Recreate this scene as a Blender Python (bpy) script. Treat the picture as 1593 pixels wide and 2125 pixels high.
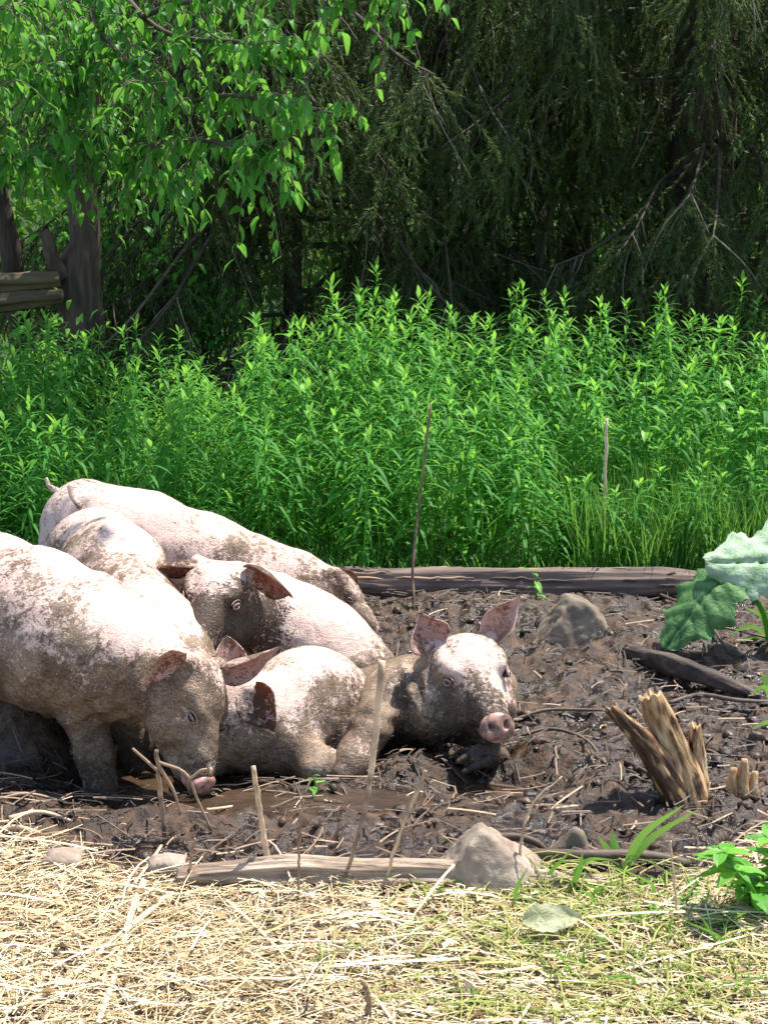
import bpy, math, random
import numpy as np
from mathutils import Vector, Matrix

for o in list(bpy.data.objects):
    bpy.data.objects.remove(o)
scene = bpy.context.scene
col = scene.collection
R = math.radians

# ------------------------------------------------------------------ camera, sky, sun, exposure
CAM_Z, PITCH, FPX, PW, PH = 1.6, R(13.3), 3085.0, 1593, 2125
cam_d = bpy.data.cameras.new('camera')
cam = bpy.data.objects.new('camera', cam_d)
col.objects.link(cam)
cam.location = (0, 0, CAM_Z)
cam.rotation_euler = (R(90) - PITCH, 0, 0)
cam_d.sensor_fit = 'VERTICAL'
cam_d.sensor_height = 36
cam_d.lens = 36 * FPX / PH
cam_d.clip_end = 400
scene.camera = cam

SUN_EL, SUN_AZ = R(64), R(46)          # azimuth measured from +Y (away from camera) towards +X (right)
world = bpy.data.worlds.new('World')
scene.world = world
world.use_nodes = True
wn = world.node_tree
sky = wn.nodes.new('ShaderNodeTexSky')
sky.sky_type = 'NISHITA'
sky.sun_disc = False
sky.sun_elevation = SUN_EL
sky.sun_rotation = SUN_AZ
bg = wn.nodes['Background']
bg.inputs['Strength'].default_value = 0.15
wn.links.new(sky.outputs[0], bg.inputs[0])
sun_d = bpy.data.lights.new('sun', 'SUN')
sun_d.energy = 4.6
sun_d.angle = R(0.6)
sun_d.color = (1.0, 0.95, 0.87)
sun = bpy.data.objects.new('sun', sun_d)
col.objects.link(sun)
SUN = Vector((math.sin(SUN_AZ) * math.cos(SUN_EL), math.cos(SUN_AZ) * math.cos(SUN_EL), math.sin(SUN_EL)))
sun.rotation_euler = SUN.to_track_quat('Z', 'Y').to_euler()
sun.location = (3, 4, 9)
vs = scene.view_settings
vs.view_transform = 'Standard'
vs.look = 'None'
vs.exposure = 0.95
vs.gamma = 1
vs.use_curve_mapping = False
scene.cycles.max_bounces = 5
scene.cycles.diffuse_bounces = 3
scene.cycles.glossy_bounces = 2
scene.cycles.transparent_max_bounces = 6

# ------------------------------------------------------------------ helpers
rnd = random.Random(7)
rng = np.random.default_rng(11)
CP, SP = math.cos(PITCH), math.sin(PITCH)
def ray(px, py):
    x = (px - PW / 2) / FPX
    y = -(py - PH / 2) / FPX
    return Vector((x, CP + y * SP, -SP + y * CP))
def at(px, py, Y):
    d = ray(px, py)
    return Vector((0, 0, CAM_Z)) + d * (Y / d.y)
def ground_at(px, py, z=0.0):
    d = ray(px, py)
    return Vector((0, 0, CAM_Z)) + d * ((z - CAM_Z) / d.z)

_perm = rng.permutation(256)
def vnoise(p):
    p = np.asarray(p, dtype=np.float64)
    i = np.floor(p).astype(np.int64)
    f = p - i
    f = f * f * (3 - 2 * f)
    def h(dx, dy, dz):
        return _perm[(_perm[(_perm[(i[..., 0] + dx) & 255] + i[..., 1] + dy) & 255] + i[..., 2] + dz) & 255] / 127.5 - 1.0
    x, y, z = f[..., 0], f[..., 1], f[..., 2]
    a = h(0,0,0) * (1 - x) + h(1,0,0) * x
    b = h(0,1,0) * (1 - x) + h(1,1,0) * x
    c = h(0,0,1) * (1 - x) + h(1,0,1) * x
    d = h(0,1,1) * (1 - x) + h(1,1,1) * x
    return (a * (1 - y) + b * y) * (1 - z) + (c * (1 - y) + d * y) * z
def fbm(p, octv=4, gain=0.5):
    p = np.asarray(p, dtype=np.float64)
    s, a, n = 0.0, 1.0, 0.0
    for k in range(octv):
        s = s + a * vnoise(p * (2.03 ** k) + 17.3 * k)
        n += a
        a *= gain
    return s / n

def tag(o, label=None, cat=None, group=None, kind=None):
    if label: o['label'] = label
    if cat: o['category'] = cat
    if group: o['group'] = group
    if kind: o['kind'] = kind
    return o
def link(name, data, parent=None, loc=None):
    o = bpy.data.objects.new(name, data)
    col.objects.link(o)
    if loc is not None: o.location = loc
    if parent is not None: o.parent = parent
    return o
def empty(name, loc=(0, 0, 0)):
    o = bpy.data.objects.new(name, None)
    o.empty_display_size = 0.05
    col.objects.link(o)
    o.location = loc
    return o
def to_mesh(name, V, F, mat=None, smooth=True, attrs=None):
    """V (n,3); F list of int arrays (m,k)"""
    me = bpy.data.meshes.new(name)
    V = np.ascontiguousarray(V, dtype=np.float32)
    if not isinstance(F, (list, tuple)): F = [F]
    F = [np.asarray(f, dtype=np.int32) for f in F if len(f)]
    loops = np.concatenate([f.ravel() for f in F])
    tot = np.concatenate([np.full(len(f), f.shape[1], dtype=np.int32) for f in F])
    start = np.concatenate([[0], np.cumsum(tot)[:-1]]).astype(np.int32)
    me.vertices.add(len(V)); me.loops.add(len(loops)); me.polygons.add(len(tot))
    me.vertices.foreach_set('co', V.ravel())
    me.loops.foreach_set('vertex_index', loops)
    me.polygons.foreach_set('loop_start', start)
    me.polygons.foreach_set('loop_total', tot)
    me.polygons.foreach_set('use_smooth', np.full(len(tot), smooth))
    me.update(calc_edges=True)
    me.validate()
    for k, a in (attrs or {}).items():
        at_ = me.attributes.new(k, 'FLOAT', 'POINT')
        at_.data.foreach_set('value', np.asarray(a, dtype=np.float32))
    if mat: me.materials.append(mat)
    return me

class MB:
    """collects quads / tris with a per-vertex tint"""
    def __init__(s): s.v, s.q, s.t, s.c, s.n = [], [], [], [], 0
    def add(s, V, quads=None, tris=None, tint=0.5):
        V = np.asarray(V, dtype=np.float64)
        if quads is not None and len(quads): s.q.append(np.asarray(quads) + s.n)
        if tris is not None and len(tris): s.t.append(np.asarray(tris) + s.n)
        s.v.append(V); s.c.append(np.broadcast_to(tint, (len(V),)).astype(np.float64)); s.n += len(V)
    def tube(s, pts, rad, sides=6, tint=0.5, rough=0.0, freq=8.0, cap=True):
        pts = np.array([list(p) for p in pts], dtype=np.float64)
        n = len(pts)
        rad = np.broadcast_to(np.asarray(rad, dtype=np.float64), (n,))
        tang = np.gradient(pts, axis=0)
        tang /= np.linalg.norm(tang, axis=1)[:, None] + 1e-9
        ref = np.array([0, 0, 1.0]) if abs(tang[:, 2]).mean() < 0.8 else np.array([1.0, 0, 0])
        a = np.cross(tang, ref); a /= np.linalg.norm(a, axis=1)[:, None] + 1e-9
        b = np.cross(tang, a)
        th = np.linspace(0, 2 * np.pi, sides, endpoint=False)
        ring = a[:, None, :] * np.cos(th)[None, :, None] + b[:, None, :] * np.sin(th)[None, :, None]
        rr = rad[:, None] * np.ones((1, sides))
        if rough:
            ln = np.concatenate([[0], np.cumsum(np.linalg.norm(np.diff(pts, axis=0), axis=1))])
            q = np.stack([np.cos(th)[None, :] * 2.2 + 0 * rr, np.sin(th)[None, :] * 2.2 + 0 * rr, ln[:, None] * freq + 0 * rr], -1)
            q = q + pts[0] * 3.1
            rr = rr * (1 + rough * fbm(q, 3) + rough * 0.5 * vnoise(q * np.array([4, 4, 0.8])))
        V = pts[:, None, :] + ring * rr[..., None]
        idx = np.arange(n * sides).reshape(n, sides)
        nx = np.roll(idx, -1, axis=1)
        Q = np.stack([idx[:-1], nx[:-1], nx[1:], idx[1:]], -1).reshape(-1, 4)
        V = V.reshape(-1, 3); T = None
        if cap:
            V = np.concatenate([V, pts[:1], pts[-1:]])
            c0, c1 = n * sides, n * sides + 1
            T = np.concatenate([np.stack([np.full(sides, c0), nx[0], idx[0]], -1), np.stack([np.full(sides, c1), idx[-1], nx[-1]], -1)])
        s.add(V, Q, T, tint if np.ndim(tint) == 0 else np.concatenate([np.repeat(tint, sides), [tint[0], tint[-1]][:2 if cap else 0]]))
    def mesh(s, name, mat, smooth=True, origin=None):
        V = np.concatenate(s.v)
        if origin is not None: V = V - np.array(list(origin))
        F = []
        if s.q: F.append(np.concatenate(s.q))
        if s.t: F.append(np.concatenate(s.t))
        return to_mesh(name, V, F, mat, smooth, {'tint': np.concatenate(s.c)})
    def obj(s, name, mat, parent=None, smooth=True, origin=None):
        """origin: world base point; parented pieces are relative to the parent's location"""
        if parent is not None and origin is None:
            p, origin = parent, Vector((0, 0, 0))
            while p is not None: origin = origin + p.location; p = p.parent
            return link(name, s.mesh(name, mat, smooth, origin), parent)
        return link(name, s.mesh(name, mat, smooth, origin), parent, origin if parent is None else None)

def curve_pts(ctrl, n):
    """Catmull-Rom through control points (k,d) -> (n,d)"""
    c = np.array([list(p) for p in ctrl], dtype=np.float64)
    c = np.concatenate([2 * c[:1] - c[1:2], c, 2 * c[-1:] - c[-2:-1]])
    k = len(c) - 3
    t = np.linspace(0, k - 1e-6, n)
    i = t.astype(int); f = (t - i)[:, None]
    p0, p1, p2, p3 = c[i], c[i + 1], c[i + 2], c[i + 3]
    return 0.5 * (2 * p1 + (p2 - p0) * f + (2 * p0 - 5 * p1 + 4 * p2 - p3) * f ** 2 + (3 * p1 - p0 - 3 * p2 + p3) * f ** 3)

# ------------------------------------------------------------------ materials
def new_mat(name):
    m = bpy.data.materials.new(name)
    m.use_nodes = True
    nt = m.node_tree
    return m, nt, nt.nodes, nt.links, nt.nodes['Principled BSDF']
def N(nt, kind, **kw):
    n = nt.nodes.new(kind)
    for k, v in kw.items():
        if k in n.inputs.keys(): n.inputs[k].default_value = v
        else: setattr(n, k, v)
    return n
def ramp(nt, src, stops):
    r = nt.nodes.new('ShaderNodeValToRGB')
    el = r.color_ramp.elements
    while len(el) < len(stops): el.new(0.5)
    for e, (p, c) in zip(el, stops):
        e.position = p
        e.color = (*c, 1) if len(c) == 3 else c
    nt.links.new(src, r.inputs[0])
    return r
def mixc(nt, fac, a, b):
    m = nt.nodes.new('ShaderNodeMix'); m.data_type = 'RGBA'
    for s, v in ((0, fac), (6, a), (7, b)):
        if hasattr(v, 'is_output') or isinstance(v, bpy.types.NodeSocket): nt.links.new(v, m.inputs[s])
        elif s == 0: m.inputs[0].default_value = v
        else: m.inputs[s].default_value = (*v, 1)
    return m.outputs[2]
def math_n(nt, op, a, b=None, clamp=False):
    m = nt.nodes.new('ShaderNodeMath'); m.operation = op; m.use_clamp = clamp
    for s, v in ((0, a), (1, b)):
        if v is None: continue
        if isinstance(v, bpy.types.NodeSocket): nt.links.new(v, m.inputs[s])
        else: m.inputs[s].default_value = v
    return m.outputs[0]
def noise_n(nt, scale, detail=4, dist=0.0, rough=0.55, vec=None, obj=True):
    n = nt.nodes.new('ShaderNodeTexNoise')
    n.inputs['Scale'].default_value = scale
    n.inputs['Detail'].default_value = detail
    n.inputs['Distortion'].default_value = dist
    n.inputs['Roughness'].default_value = rough
    if vec is None:
        vec = nt.nodes.new('ShaderNodeTexCoord').outputs['Object']
    nt.links.new(vec, n.inputs['Vector'])
    return n.outputs['Fac']
def scaled_vec(nt, sc):
    tc = nt.nodes.new('ShaderNodeTexCoord')
    mp = nt.nodes.new('ShaderNodeMapping')
    mp.inputs['Scale'].default_value = sc
    nt.links.new(tc.outputs['Object'], mp.inputs['Vector'])
    return mp.outputs[0]
def attr(nt, name):
    a = nt.nodes.new('ShaderNodeAttribute'); a.attribute_name = name
    return a.outputs['Fac']
def bump(nt, bsdf, h, strength, dist=0.01):
    b = nt.nodes.new('ShaderNodeBump')
    b.inputs['Strength'].default_value = strength
    b.inputs['Distance'].default_value = dist
    nt.links.new(h, b.inputs['Height'])
    nt.links.new(b.outputs[0], bsdf.inputs['Normal'])

def leaf_mat(name, c0, c1, c2, trans=0.45, rough=0.45, tcol=(0.25, 0.5, 0.05)):
    m, nt, nd, lk, b = new_mat(name)
    oi = nd.new('ShaderNodeObjectInfo')
    t = math_n(nt, 'ADD', attr(nt, 'tint'), math_n(nt, 'MULTIPLY', math_n(nt, 'SUBTRACT', oi.outputs['Random'], 0.5), 0.25), True)
    if name == 'dry_leaf':
        nz = noise_n(nt, 45, 5, 1.0)
        t = math_n(nt, 'ADD', t, math_n(nt, 'MULTIPLY', math_n(nt, 'SUBTRACT', nz, 0.5), 1.6), True)
        bump(nt, b, nz, 0.8, 0.01)
    r = ramp(nt, t, [(0.0, c0), (0.5, c1), (1.0, c2)])
    lk.new(r.outputs[0], b.inputs['Base Color'])
    b.inputs['Roughness'].default_value = rough
    b.inputs['Specular IOR Level'].default_value = 0.18
    tr = nd.new('ShaderNodeBsdfTranslucent')
    mx = nt.nodes.new('ShaderNodeMix'); mx.data_type = 'RGBA'; mx.blend_type = 'MIX'; mx.inputs[0].default_value = 0.5
    lk.new(r.outputs[0], mx.inputs[6]); mx.inputs[7].default_value = (*tcol, 1)
    lk.new(mx.outputs[2], tr.inputs[0])
    ms = nd.new('ShaderNodeMixShader'); ms.inputs[0].default_value = trans
    lk.new(b.outputs[0], ms.inputs[1]); lk.new(tr.outputs[0], ms.inputs[2])
    lk.new(ms.outputs[0], nd['Material Output'].inputs[0])
    return m
def tint_mat(name, stops, rough=0.7, nscale=60, namp=0.35, bmp=0.3, vec_scale=None, spec=0.3):
    m, nt, nd, lk, b = new_mat(name)
    v = scaled_vec(nt, vec_scale) if vec_scale else None
    nz = noise_n(nt, nscale, 5, 0.3, vec=v)
    t = math_n(nt, 'ADD', attr(nt, 'tint'), math_n(nt, 'MULTIPLY', math_n(nt, 'SUBTRACT', nz, 0.5), namp * 2), True)
    r = ramp(nt, t, stops)
    lk.new(r.outputs[0], b.inputs['Base Color'])
    b.inputs['Roughness'].default_value = rough
    b.inputs['Specular IOR Level'].default_value = spec
    if bmp: bump(nt, b, nz, bmp, 0.01)
    return m

M = {}
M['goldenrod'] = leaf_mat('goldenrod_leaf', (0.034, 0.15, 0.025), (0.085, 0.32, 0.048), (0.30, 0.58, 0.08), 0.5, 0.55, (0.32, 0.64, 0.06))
M['weed'] = leaf_mat('weed_leaf', (0.05, 0.19, 0.03), (0.11, 0.34, 0.05), (0.22, 0.5, 0.07), 0.42, 0.42, (0.3, 0.6, 0.06))
M['cherry'] = leaf_mat('tree_leaf', (0.04, 0.15, 0.025), (0.085, 0.30, 0.045), (0.19, 0.46, 0.07), 0.45, 0.45, (0.28, 0.62, 0.06))
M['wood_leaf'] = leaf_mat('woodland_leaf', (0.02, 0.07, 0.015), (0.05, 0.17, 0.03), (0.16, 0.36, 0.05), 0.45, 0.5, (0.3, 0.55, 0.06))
M['needle'] = leaf_mat('spruce_needle', (0.050, 0.090, 0.024), (0.095, 0.165, 0.044), (0.17, 0.26, 0.07), 0.42, 0.55, (0.12, 0.16, 0.03))
M['grass'] = leaf_mat('grass_blade', (0.04, 0.14, 0.02), (0.09, 0.27, 0.04), (0.25, 0.45, 0.09), 0.4, 0.4, (0.3, 0.55, 0.08))
M['hay'] = leaf_mat('green_hay', (0.10, 0.17, 0.03), (0.30, 0.34, 0.08), (0.55, 0.52, 0.2), 0.3, 0.5, (0.5, 0.5, 0.12))
M['straw'] = tint_mat('straw', [(0, (0.08, 0.05, 0.025)), (0.3, (0.32, 0.21, 0.09)), (0.65, (0.56, 0.42, 0.22)), (1, (0.77, 0.67, 0.45))], 0.55, 40, 0.12, 0.0)
M['stalk'] = tint_mat('dry_stalk', [(0, (0.07, 0.045, 0.032)), (0.5, (0.30, 0.20, 0.13)), (1, (0.62, 0.45, 0.30))], 0.65, 38, 0.4, 0.4)
M['twig'] = tint_mat('twig', [(0, (0.03, 0.02, 0.015)), (0.5, (0.10, 0.07, 0.05)), (1, (0.30, 0.23, 0.17))], 0.6, 50, 0.2, 0.2)
M['bark'] = tint_mat('bark', [(0, (0.02, 0.015, 0.011)), (0.5, (0.075, 0.055, 0.042)), (1, (0.17, 0.135, 0.11))], 0.9, 22, 0.6, 1.2, (1.3, 1.3, 0.22))
M['spruce_twig'] = tint_mat('spruce_twig', [(0, (0.035, 0.026, 0.02)), (0.5, (0.10, 0.078, 0.055)), (1, (0.24, 0.20, 0.15))], 0.8, 20, 0.25, 0)
M['old_log'] = tint_mat('old_log', [(0, (0.018, 0.013, 0.011)), (0.35, (0.085, 0.062, 0.05)), (0.65, (0.20, 0.145, 0.115)), (1, (0.42, 0.27, 0.18))], 0.8, 16, 0.5, 1.0, (0.22, 1.6, 1.6))
M['pale_log'] = tint_mat('pale_log', [(0, (0.06, 0.04, 0.03)), (0.4, (0.33, 0.24, 0.17)), (1, (0.62, 0.50, 0.37))], 0.75, 34, 0.85, 1.2, (0.22, 1.4, 1.4))
M['split_wood'] = tint_mat('split_wood', [(0, (0.015, 0.010, 0.008)), (0.40, (0.085, 0.043, 0.020)), (0.56, (0.36, 0.21, 0.095)), (1, (0.68, 0.51, 0.30))], 0.7, 34, 0.45, 1.0, (1.5, 1.5, 0.3))
M['mossy'] = tint_mat('mossy_log', [(0, (0.02, 0.014, 0.008)), (0.5, (0.085, 0.065, 0.035)), (1, (0.2, 0.17, 0.09))], 0.9, 14, 0.4, 0.8, (0.3, 1, 1))
M['rock'] = tint_mat('rock', [(0, (0.13, 0.095, 0.07)), (0.5, (0.31, 0.24, 0.18)), (1, (0.46, 0.38, 0.30))], 0.85, 22, 0.75, 1.0)
M['muddy_rock'] = tint_mat('muddy_rock', [(0, (0.07, 0.05, 0.035)), (0.5, (0.20, 0.155, 0.11)), (1, (0.36, 0.29, 0.21))], 0.8, 14, 0.6, 0.9)
M['dry_leaf'] = leaf_mat('dry_leaf', (0.2, 0.2, 0.1), (0.36, 0.38, 0.22), (0.55, 0.55, 0.38), 0.25, 0.6, (0.7, 0.7, 0.4))
def burdock_mat():
    m, nt, nd, lk, b = new_mat('burdock_leaf')
    nz = noise_n(nt, 18, 5, 0.6)
    t = math_n(nt, 'ADD', attr(nt, 'tint'), math_n(nt, 'MULTIPLY', math_n(nt, 'SUBTRACT', nz, 0.5), 0.5), True)
    r = ramp(nt, t, [(0, (0.03, 0.09, 0.025)), (0.45, (0.09, 0.20, 0.06)), (0.7, (0.22, 0.34, 0.18)), (1, (0.33, 0.43, 0.29))])
    lk.new(r.outputs[0], b.inputs['Base Color'])
    b.inputs['Roughness'].default_value = 0.55
    bump(nt, b, noise_n(nt, 70, 4, 1.0), 0.6, 0.008)
    b.inputs['Specular IOR Level'].default_value = 0.2
    return m
M['burdock'] = burdock_mat()

def ground_mat():
    m, nt, nd, lk, b = new_mat('ground')
    a_mud, a_hum, a_wet = attr(nt, 'mud'), attr(nt, 'moss'), attr(nt, 'wet')
    n1 = noise_n(nt, 22, 7, 0.4, 0.62)
    n2 = noise_n(nt, 130, 4, 0.0)
    n3 = noise_n(nt, 4.5, 4, 0.6)
    mudc = ramp(nt, math_n(nt, 'ADD', math_n(nt, 'MULTIPLY', n1, 0.65), math_n(nt, 'MULTIPLY', n3, 0.35)),
                [(0.36, (0.007, 0.0036, 0.0020)), (0.5, (0.036, 0.0185, 0.0090)), (0.66, (0.115, 0.060, 0.028))])
    drym = ramp(nt, math_n(nt, 'ADD', math_n(nt, 'MULTIPLY', n2, 0.5), math_n(nt, 'MULTIPLY', n1, 0.5)),
                [(0.3, (0.05, 0.032, 0.02)), (0.5, (0.17, 0.115, 0.065)), (0.7, (0.34, 0.25, 0.15))])
    green = ramp(nt, n1, [(0.3, (0.012, 0.03, 0.008)), (0.7, (0.05, 0.09, 0.02))])
    c = mixc(nt, a_mud, drym.outputs[0], mudc.outputs[0])
    c = mixc(nt, a_hum, c, green.outputs[0])
    lk.new(c, b.inputs['Base Color'])
    # roughness: mud is wet in patches
    rw = ramp(nt, math_n(nt, 'ADD', n3, math_n(nt, 'MULTIPLY', n1, 0.3)), [(0.55, (0.13,) * 3), (0.68, (0.66,) * 3)])
    rr = mixc(nt, a_wet, (0.8, 0.8, 0.8), rw.outputs[0])
    lk.new(rr, b.inputs['Roughness'])
    b.inputs['Specular IOR Level'].default_value = 0.42
    bump(nt, b, math_n(nt, 'ADD', n1, math_n(nt, 'MULTIPLY', n2, 0.35)), 0.75, 0.018)
    return m
M['ground'] = ground_mat()
def puddle_mat():
    m, nt, nd, lk, b = new_mat('puddle')
    n1 = noise_n(nt, 9, 4, 1.2, vec=scaled_vec(nt, (1, 2.6, 1)))
    n2 = noise_n(nt, 45, 3, 0.5, vec=scaled_vec(nt, (1, 2.6, 1)))
    r = ramp(nt, n1, [(0.3, (0.030, 0.018, 0.010)), (0.7, (0.075, 0.045, 0.026))])
    lk.new(r.outputs[0], b.inputs['Base Color'])
    b.inputs['Roughness'].default_value = 0.16
    bump(nt, b, math_n(nt, 'ADD', n1, math_n(nt, 'MULTIPLY', n2, 0.4)), 0.35, 0.02)
    return m
M['puddle'] = puddle_mat()
def clod_mat():
    m, nt, nd, lk, b = new_mat('mud_clod')
    n1 = noise_n(nt, 60, 5, 0.4)
    t = math_n(nt, 'ADD', attr(nt, 'tint'), math_n(nt, 'MULTIPLY', math_n(nt, 'SUBTRACT', n1, 0.5), 0.7), True)
    r = ramp(nt, t, [(0, (0.008, 0.0045, 0.003)), (0.5, (0.034, 0.018, 0.0095)), (1, (0.11, 0.058, 0.028))])
    lk.new(r.outputs[0], b.inputs['Base Color'])
    rr = ramp(nt, n1, [(0.35, (0.25,) * 3), (0.65, (0.7,) * 3)])
    lk.new(rr.outputs[0], b.inputs['Roughness'])
    bump(nt, b, n1, 0.6, 0.01)
    return m
M['clod'] = clod_mat()

def pig_mat():
    m, nt, nd, lk, b = new_mat('pig_skin')
    a_mud, a_dark, a_flesh = attr(nt, 'mud'), attr(nt, 'dark'), attr(nt, 'flesh')
    geo = nd.new('ShaderNodeTexCoord')
    big = noise_n(nt, 7, 4, 0.8)
    mid = noise_n(nt, 20, 5, 1.6, 0.62)
    fin = noise_n(nt, 80, 4, 1.0, 0.6)
    streak = noise_n(nt, 55, 4, 2.2, 0.6, vec=scaled_vec(nt, (0.7, 1.5, 1.5)))
    skin = ramp(nt, big, [(0.3, (0.67, 0.45, 0.375)), (0.7, (0.74, 0.575, 0.475))])
    flesh = ramp(nt, mid, [(0.3, (0.47, 0.24, 0.20)), (0.7, (0.64, 0.43, 0.37))])
    base = mixc(nt, a_flesh, skin.outputs[0], flesh.outputs[0])
    # thin dried film, smears and flecks
    det = math_n(nt, 'ADD', math_n(nt, 'MULTIPLY', math_n(nt, 'SUBTRACT', mid, 0.5), 1.6), math_n(nt, 'MULTIPLY', math_n(nt, 'SUBTRACT', fin, 0.5), 1.5))
    det = math_n(nt, 'ADD', det, math_n(nt, 'MULTIPLY', math_n(nt, 'SUBTRACT', streak, 0.5), 1.4))
    mf = math_n(nt, 'ADD', a_mud, math_n(nt, 'MULTIPLY', det, 0.8))
    mfr = ramp(nt, mf, [(0.30, (0,) * 3), (0.42, (0.5,) * 3), (0.58, (1,) * 3)])
    film = ramp(nt, math_n(nt, 'ADD', math_n(nt, 'MULTIPLY', streak, 0.5), math_n(nt, 'MULTIPLY', big, 0.5)),
                [(0.40, (0.080, 0.049, 0.029)), (0.5, (0.18, 0.118, 0.073)), (0.60, (0.34, 0.245, 0.165))])
    c = mixc(nt, mfr.outputs[0], base, film.outputs[0])
    df = math_n(nt, 'ADD', a_dark, math_n(nt, 'MULTIPLY', det, 0.85))
    dfr = ramp(nt, df, [(0.40, (0,) * 3), (0.50, (0.75,) * 3), (0.70, (1,) * 3)])
    wet = ramp(nt, mid, [(0.35, (0.028, 0.017, 0.011)), (0.65, (0.095, 0.060, 0.037))])
    c = mixc(nt, dfr.outputs[0], c, wet.outputs[0])
    lk.new(c, b.inputs['Base Color'])
    rg = mixc(nt, dfr.outputs[0], (0.50,) * 3, (0.36,) * 3)
    lk.new(rg, b.inputs['Roughness'])
    b.inputs['Specular IOR Level'].default_value = 0.3
    b.inputs['Subsurface Weight'].default_value = 0.0
    hair = noise_n(nt, 210, 3, 1.2, 0.6, vec=scaled_vec(nt, (0.55, 1.0, 1.0)))
    bump(nt, b, math_n(nt, 'ADD', math_n(nt, 'MULTIPLY', mf, 0.5), math_n(nt, 'MULTIPLY', hair, 0.6)), 0.8, 0.007)
    return m
M['pig'] = pig_mat()
def ear_mat():
    m = M['pig'].copy(); m.name = 'pig_ear'
    nt = m.node_tree; b = nt.nodes['Principled BSDF']
    tr = nt.nodes.new('ShaderNodeBsdfTranslucent'); tr.inputs[0].default_value = (0.66, 0.30, 0.22, 1)
    ms = nt.nodes.new('ShaderNodeMixShader'); ms.inputs[0].default_value = 0.22
    nt.links.new(b.outputs[0], ms.inputs[1]); nt.links.new(tr.outputs[0], ms.inputs[2])
    nt.links.new(ms.outputs[0], nt.nodes['Material Output'].inputs[0])
    return m
M['ear'] = ear_mat()
def simple(name, c, rough=0.5, nscale=0, c2=None):
    m, nt, nd, lk, b = new_mat(name)
    b.inputs['Roughness'].default_value = rough
    if nscale:
        r = ramp(nt, noise_n(nt, nscale, 4, 0.5), [(0.35, c), (0.65, c2)])
        lk.new(r.outputs[0], b.inputs['Base Color'])
    else: b.inputs['Base Color'].default_value = (*c, 1)
    if name == 'snout':
        bump(nt, b, noise_n(nt, 70, 3, 0.5), 0.4, 0.004)
    return m
M['bristle'] = simple('bristle', (0.26, 0.19, 0.13), 0.5, 30, (0.5, 0.4, 0.3))
M['eye'] = simple('eye', (0.012, 0.008, 0.006), 0.08)
M['lid'] = simple('eyelid', (0.14, 0.095, 0.07), 0.6, 90, (0.42, 0.28, 0.23))
M['snout'] = simple('snout', (0.075, 0.05, 0.038), 0.35, 26, (0.60, 0.30, 0.24))
M['muddy_snout'] = simple('muddy_snout', (0.07, 0.042, 0.026), 0.4, 34, (0.55, 0.30, 0.23))
M['hoof'] = simple('hoof', (0.012, 0.008, 0.006), 0.55, 60, (0.07, 0.045, 0.030))
M['hoof'].node_tree.nodes['Principled BSDF'].inputs['Specular IOR Level'].default_value = 0.3

# ------------------------------------------------------------------ the ground: one sheet
def axis(lo, hi, step, far_lo, far_hi):
    a = list(np.arange(lo, hi + step / 2, step))
    s, x = step, hi
    while x < far_hi: s *= 1.25; x += s; a.append(x)
    s, x = step, lo
    while x > far_lo: s *= 1.25; x -= s; a.insert(0, x)
    return np.array(a)
def sstep(a, b, x):
    t = np.clip((x - a) / (b - a), 0, 1)
    return t * t * (3 - 2 * t)
def mud_mask(X, Y):
    w = 0.10 * fbm(np.stack([X * 3, Y * 3, 0 * X], -1), 3)
    front = 3.07 + 0.26 * sstep(0.45, 0.85, -X) + 0.30 * sstep(0.62, 1.0, X)
    back = 5.42 - 0.1 * sstep(0.9, 1.4, X)
    return sstep(front - 0.06, front + 0.10, Y + w) * (1 - sstep(back - 0.05, back + 0.1, Y + w)) * (1 - sstep(1.7, 2.0, np.abs(X + 0.1) + w))
def ground_z(X, Y, fine=True):
    X = np.asarray(X, dtype=np.float64); Y = np.asarray(Y, dtype=np.float64)
    m = mud_mask(X, Y)
    z = 0.02 * fbm(np.stack([X * 1.3, Y * 1.3, 0 * X], -1), 3)
    wal = np.exp(-(((X + 0.35) / 1.0) ** 2 + ((Y - 4.15) / 0.52) ** 2) ** 1.5)
    z = z - 0.10 * wal
    pud = 0 * X
    for (qx, qy, qa, qb) in PUDDLES:
        pud = np.maximum(pud, np.exp(-(((X - qx) / qa) ** 2 + ((Y - qy) / qb) ** 2) ** 2))
    z = z - 0.045 * pud
    # trodden heaps
    for (hx, hy, hr, hh) in HEAPS:
        z = z + hh * np.exp(-(((X - hx) ** 2 + (Y - hy) ** 2) / hr ** 2) ** 1.3)
    if fine:
        p = np.stack([X, Y, 0 * X], -1)
        c = fbm(p * 9, 4, 0.6)
        rid = 1 - np.abs(fbm(p * 15 + 5, 3, 0.55)) * 2.2
        rid2 = 1 - np.abs(fbm(p * 34 + 9, 3, 0.6)) * 2.0
        z = z + m * (1 - 0.75 * pud) * (1 - 0.35 * wal) * (0.030 * c + 0.020 * rid + 0.012 * rid2)
        z = z + (1 - m) * 0.012 * fbm(p * 7, 3)
    z = z + sstep(17, 32, Y) * 9.0
    return z
PUDDLES = [(-0.66, 3.72, 0.24, 0.15), (0.27, 3.68, 0.24, 0.10), (-0.18, 3.52, 0.30, 0.08), (0.62, 3.86, 0.13, 0.06)]
HEAPS = []
for px, py, hr, hh in ((860, 1585, 0.13, 0.07), (70, 1545, 0.13, 0.15), (0, 1520, 0.14, 0.10), (1130, 1560, 0.14, 0.05), (1350, 1585, 0.13, 0.04),
                       (1330, 1340, 0.22, 0.05), (1240, 1620, 0.12, 0.03), (1000, 1290, 0.25, 0.03), (640, 1660, 0.14, 0.03)):
    g = ground_at(px, py)
    HEAPS.append((g.x, g.y, hr, hh))
xs = axis(-1.75, 1.75, 0.0105, -70, 70)
ys = axis(3.05, 5.5, 0.0105, -6, 110)
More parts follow.
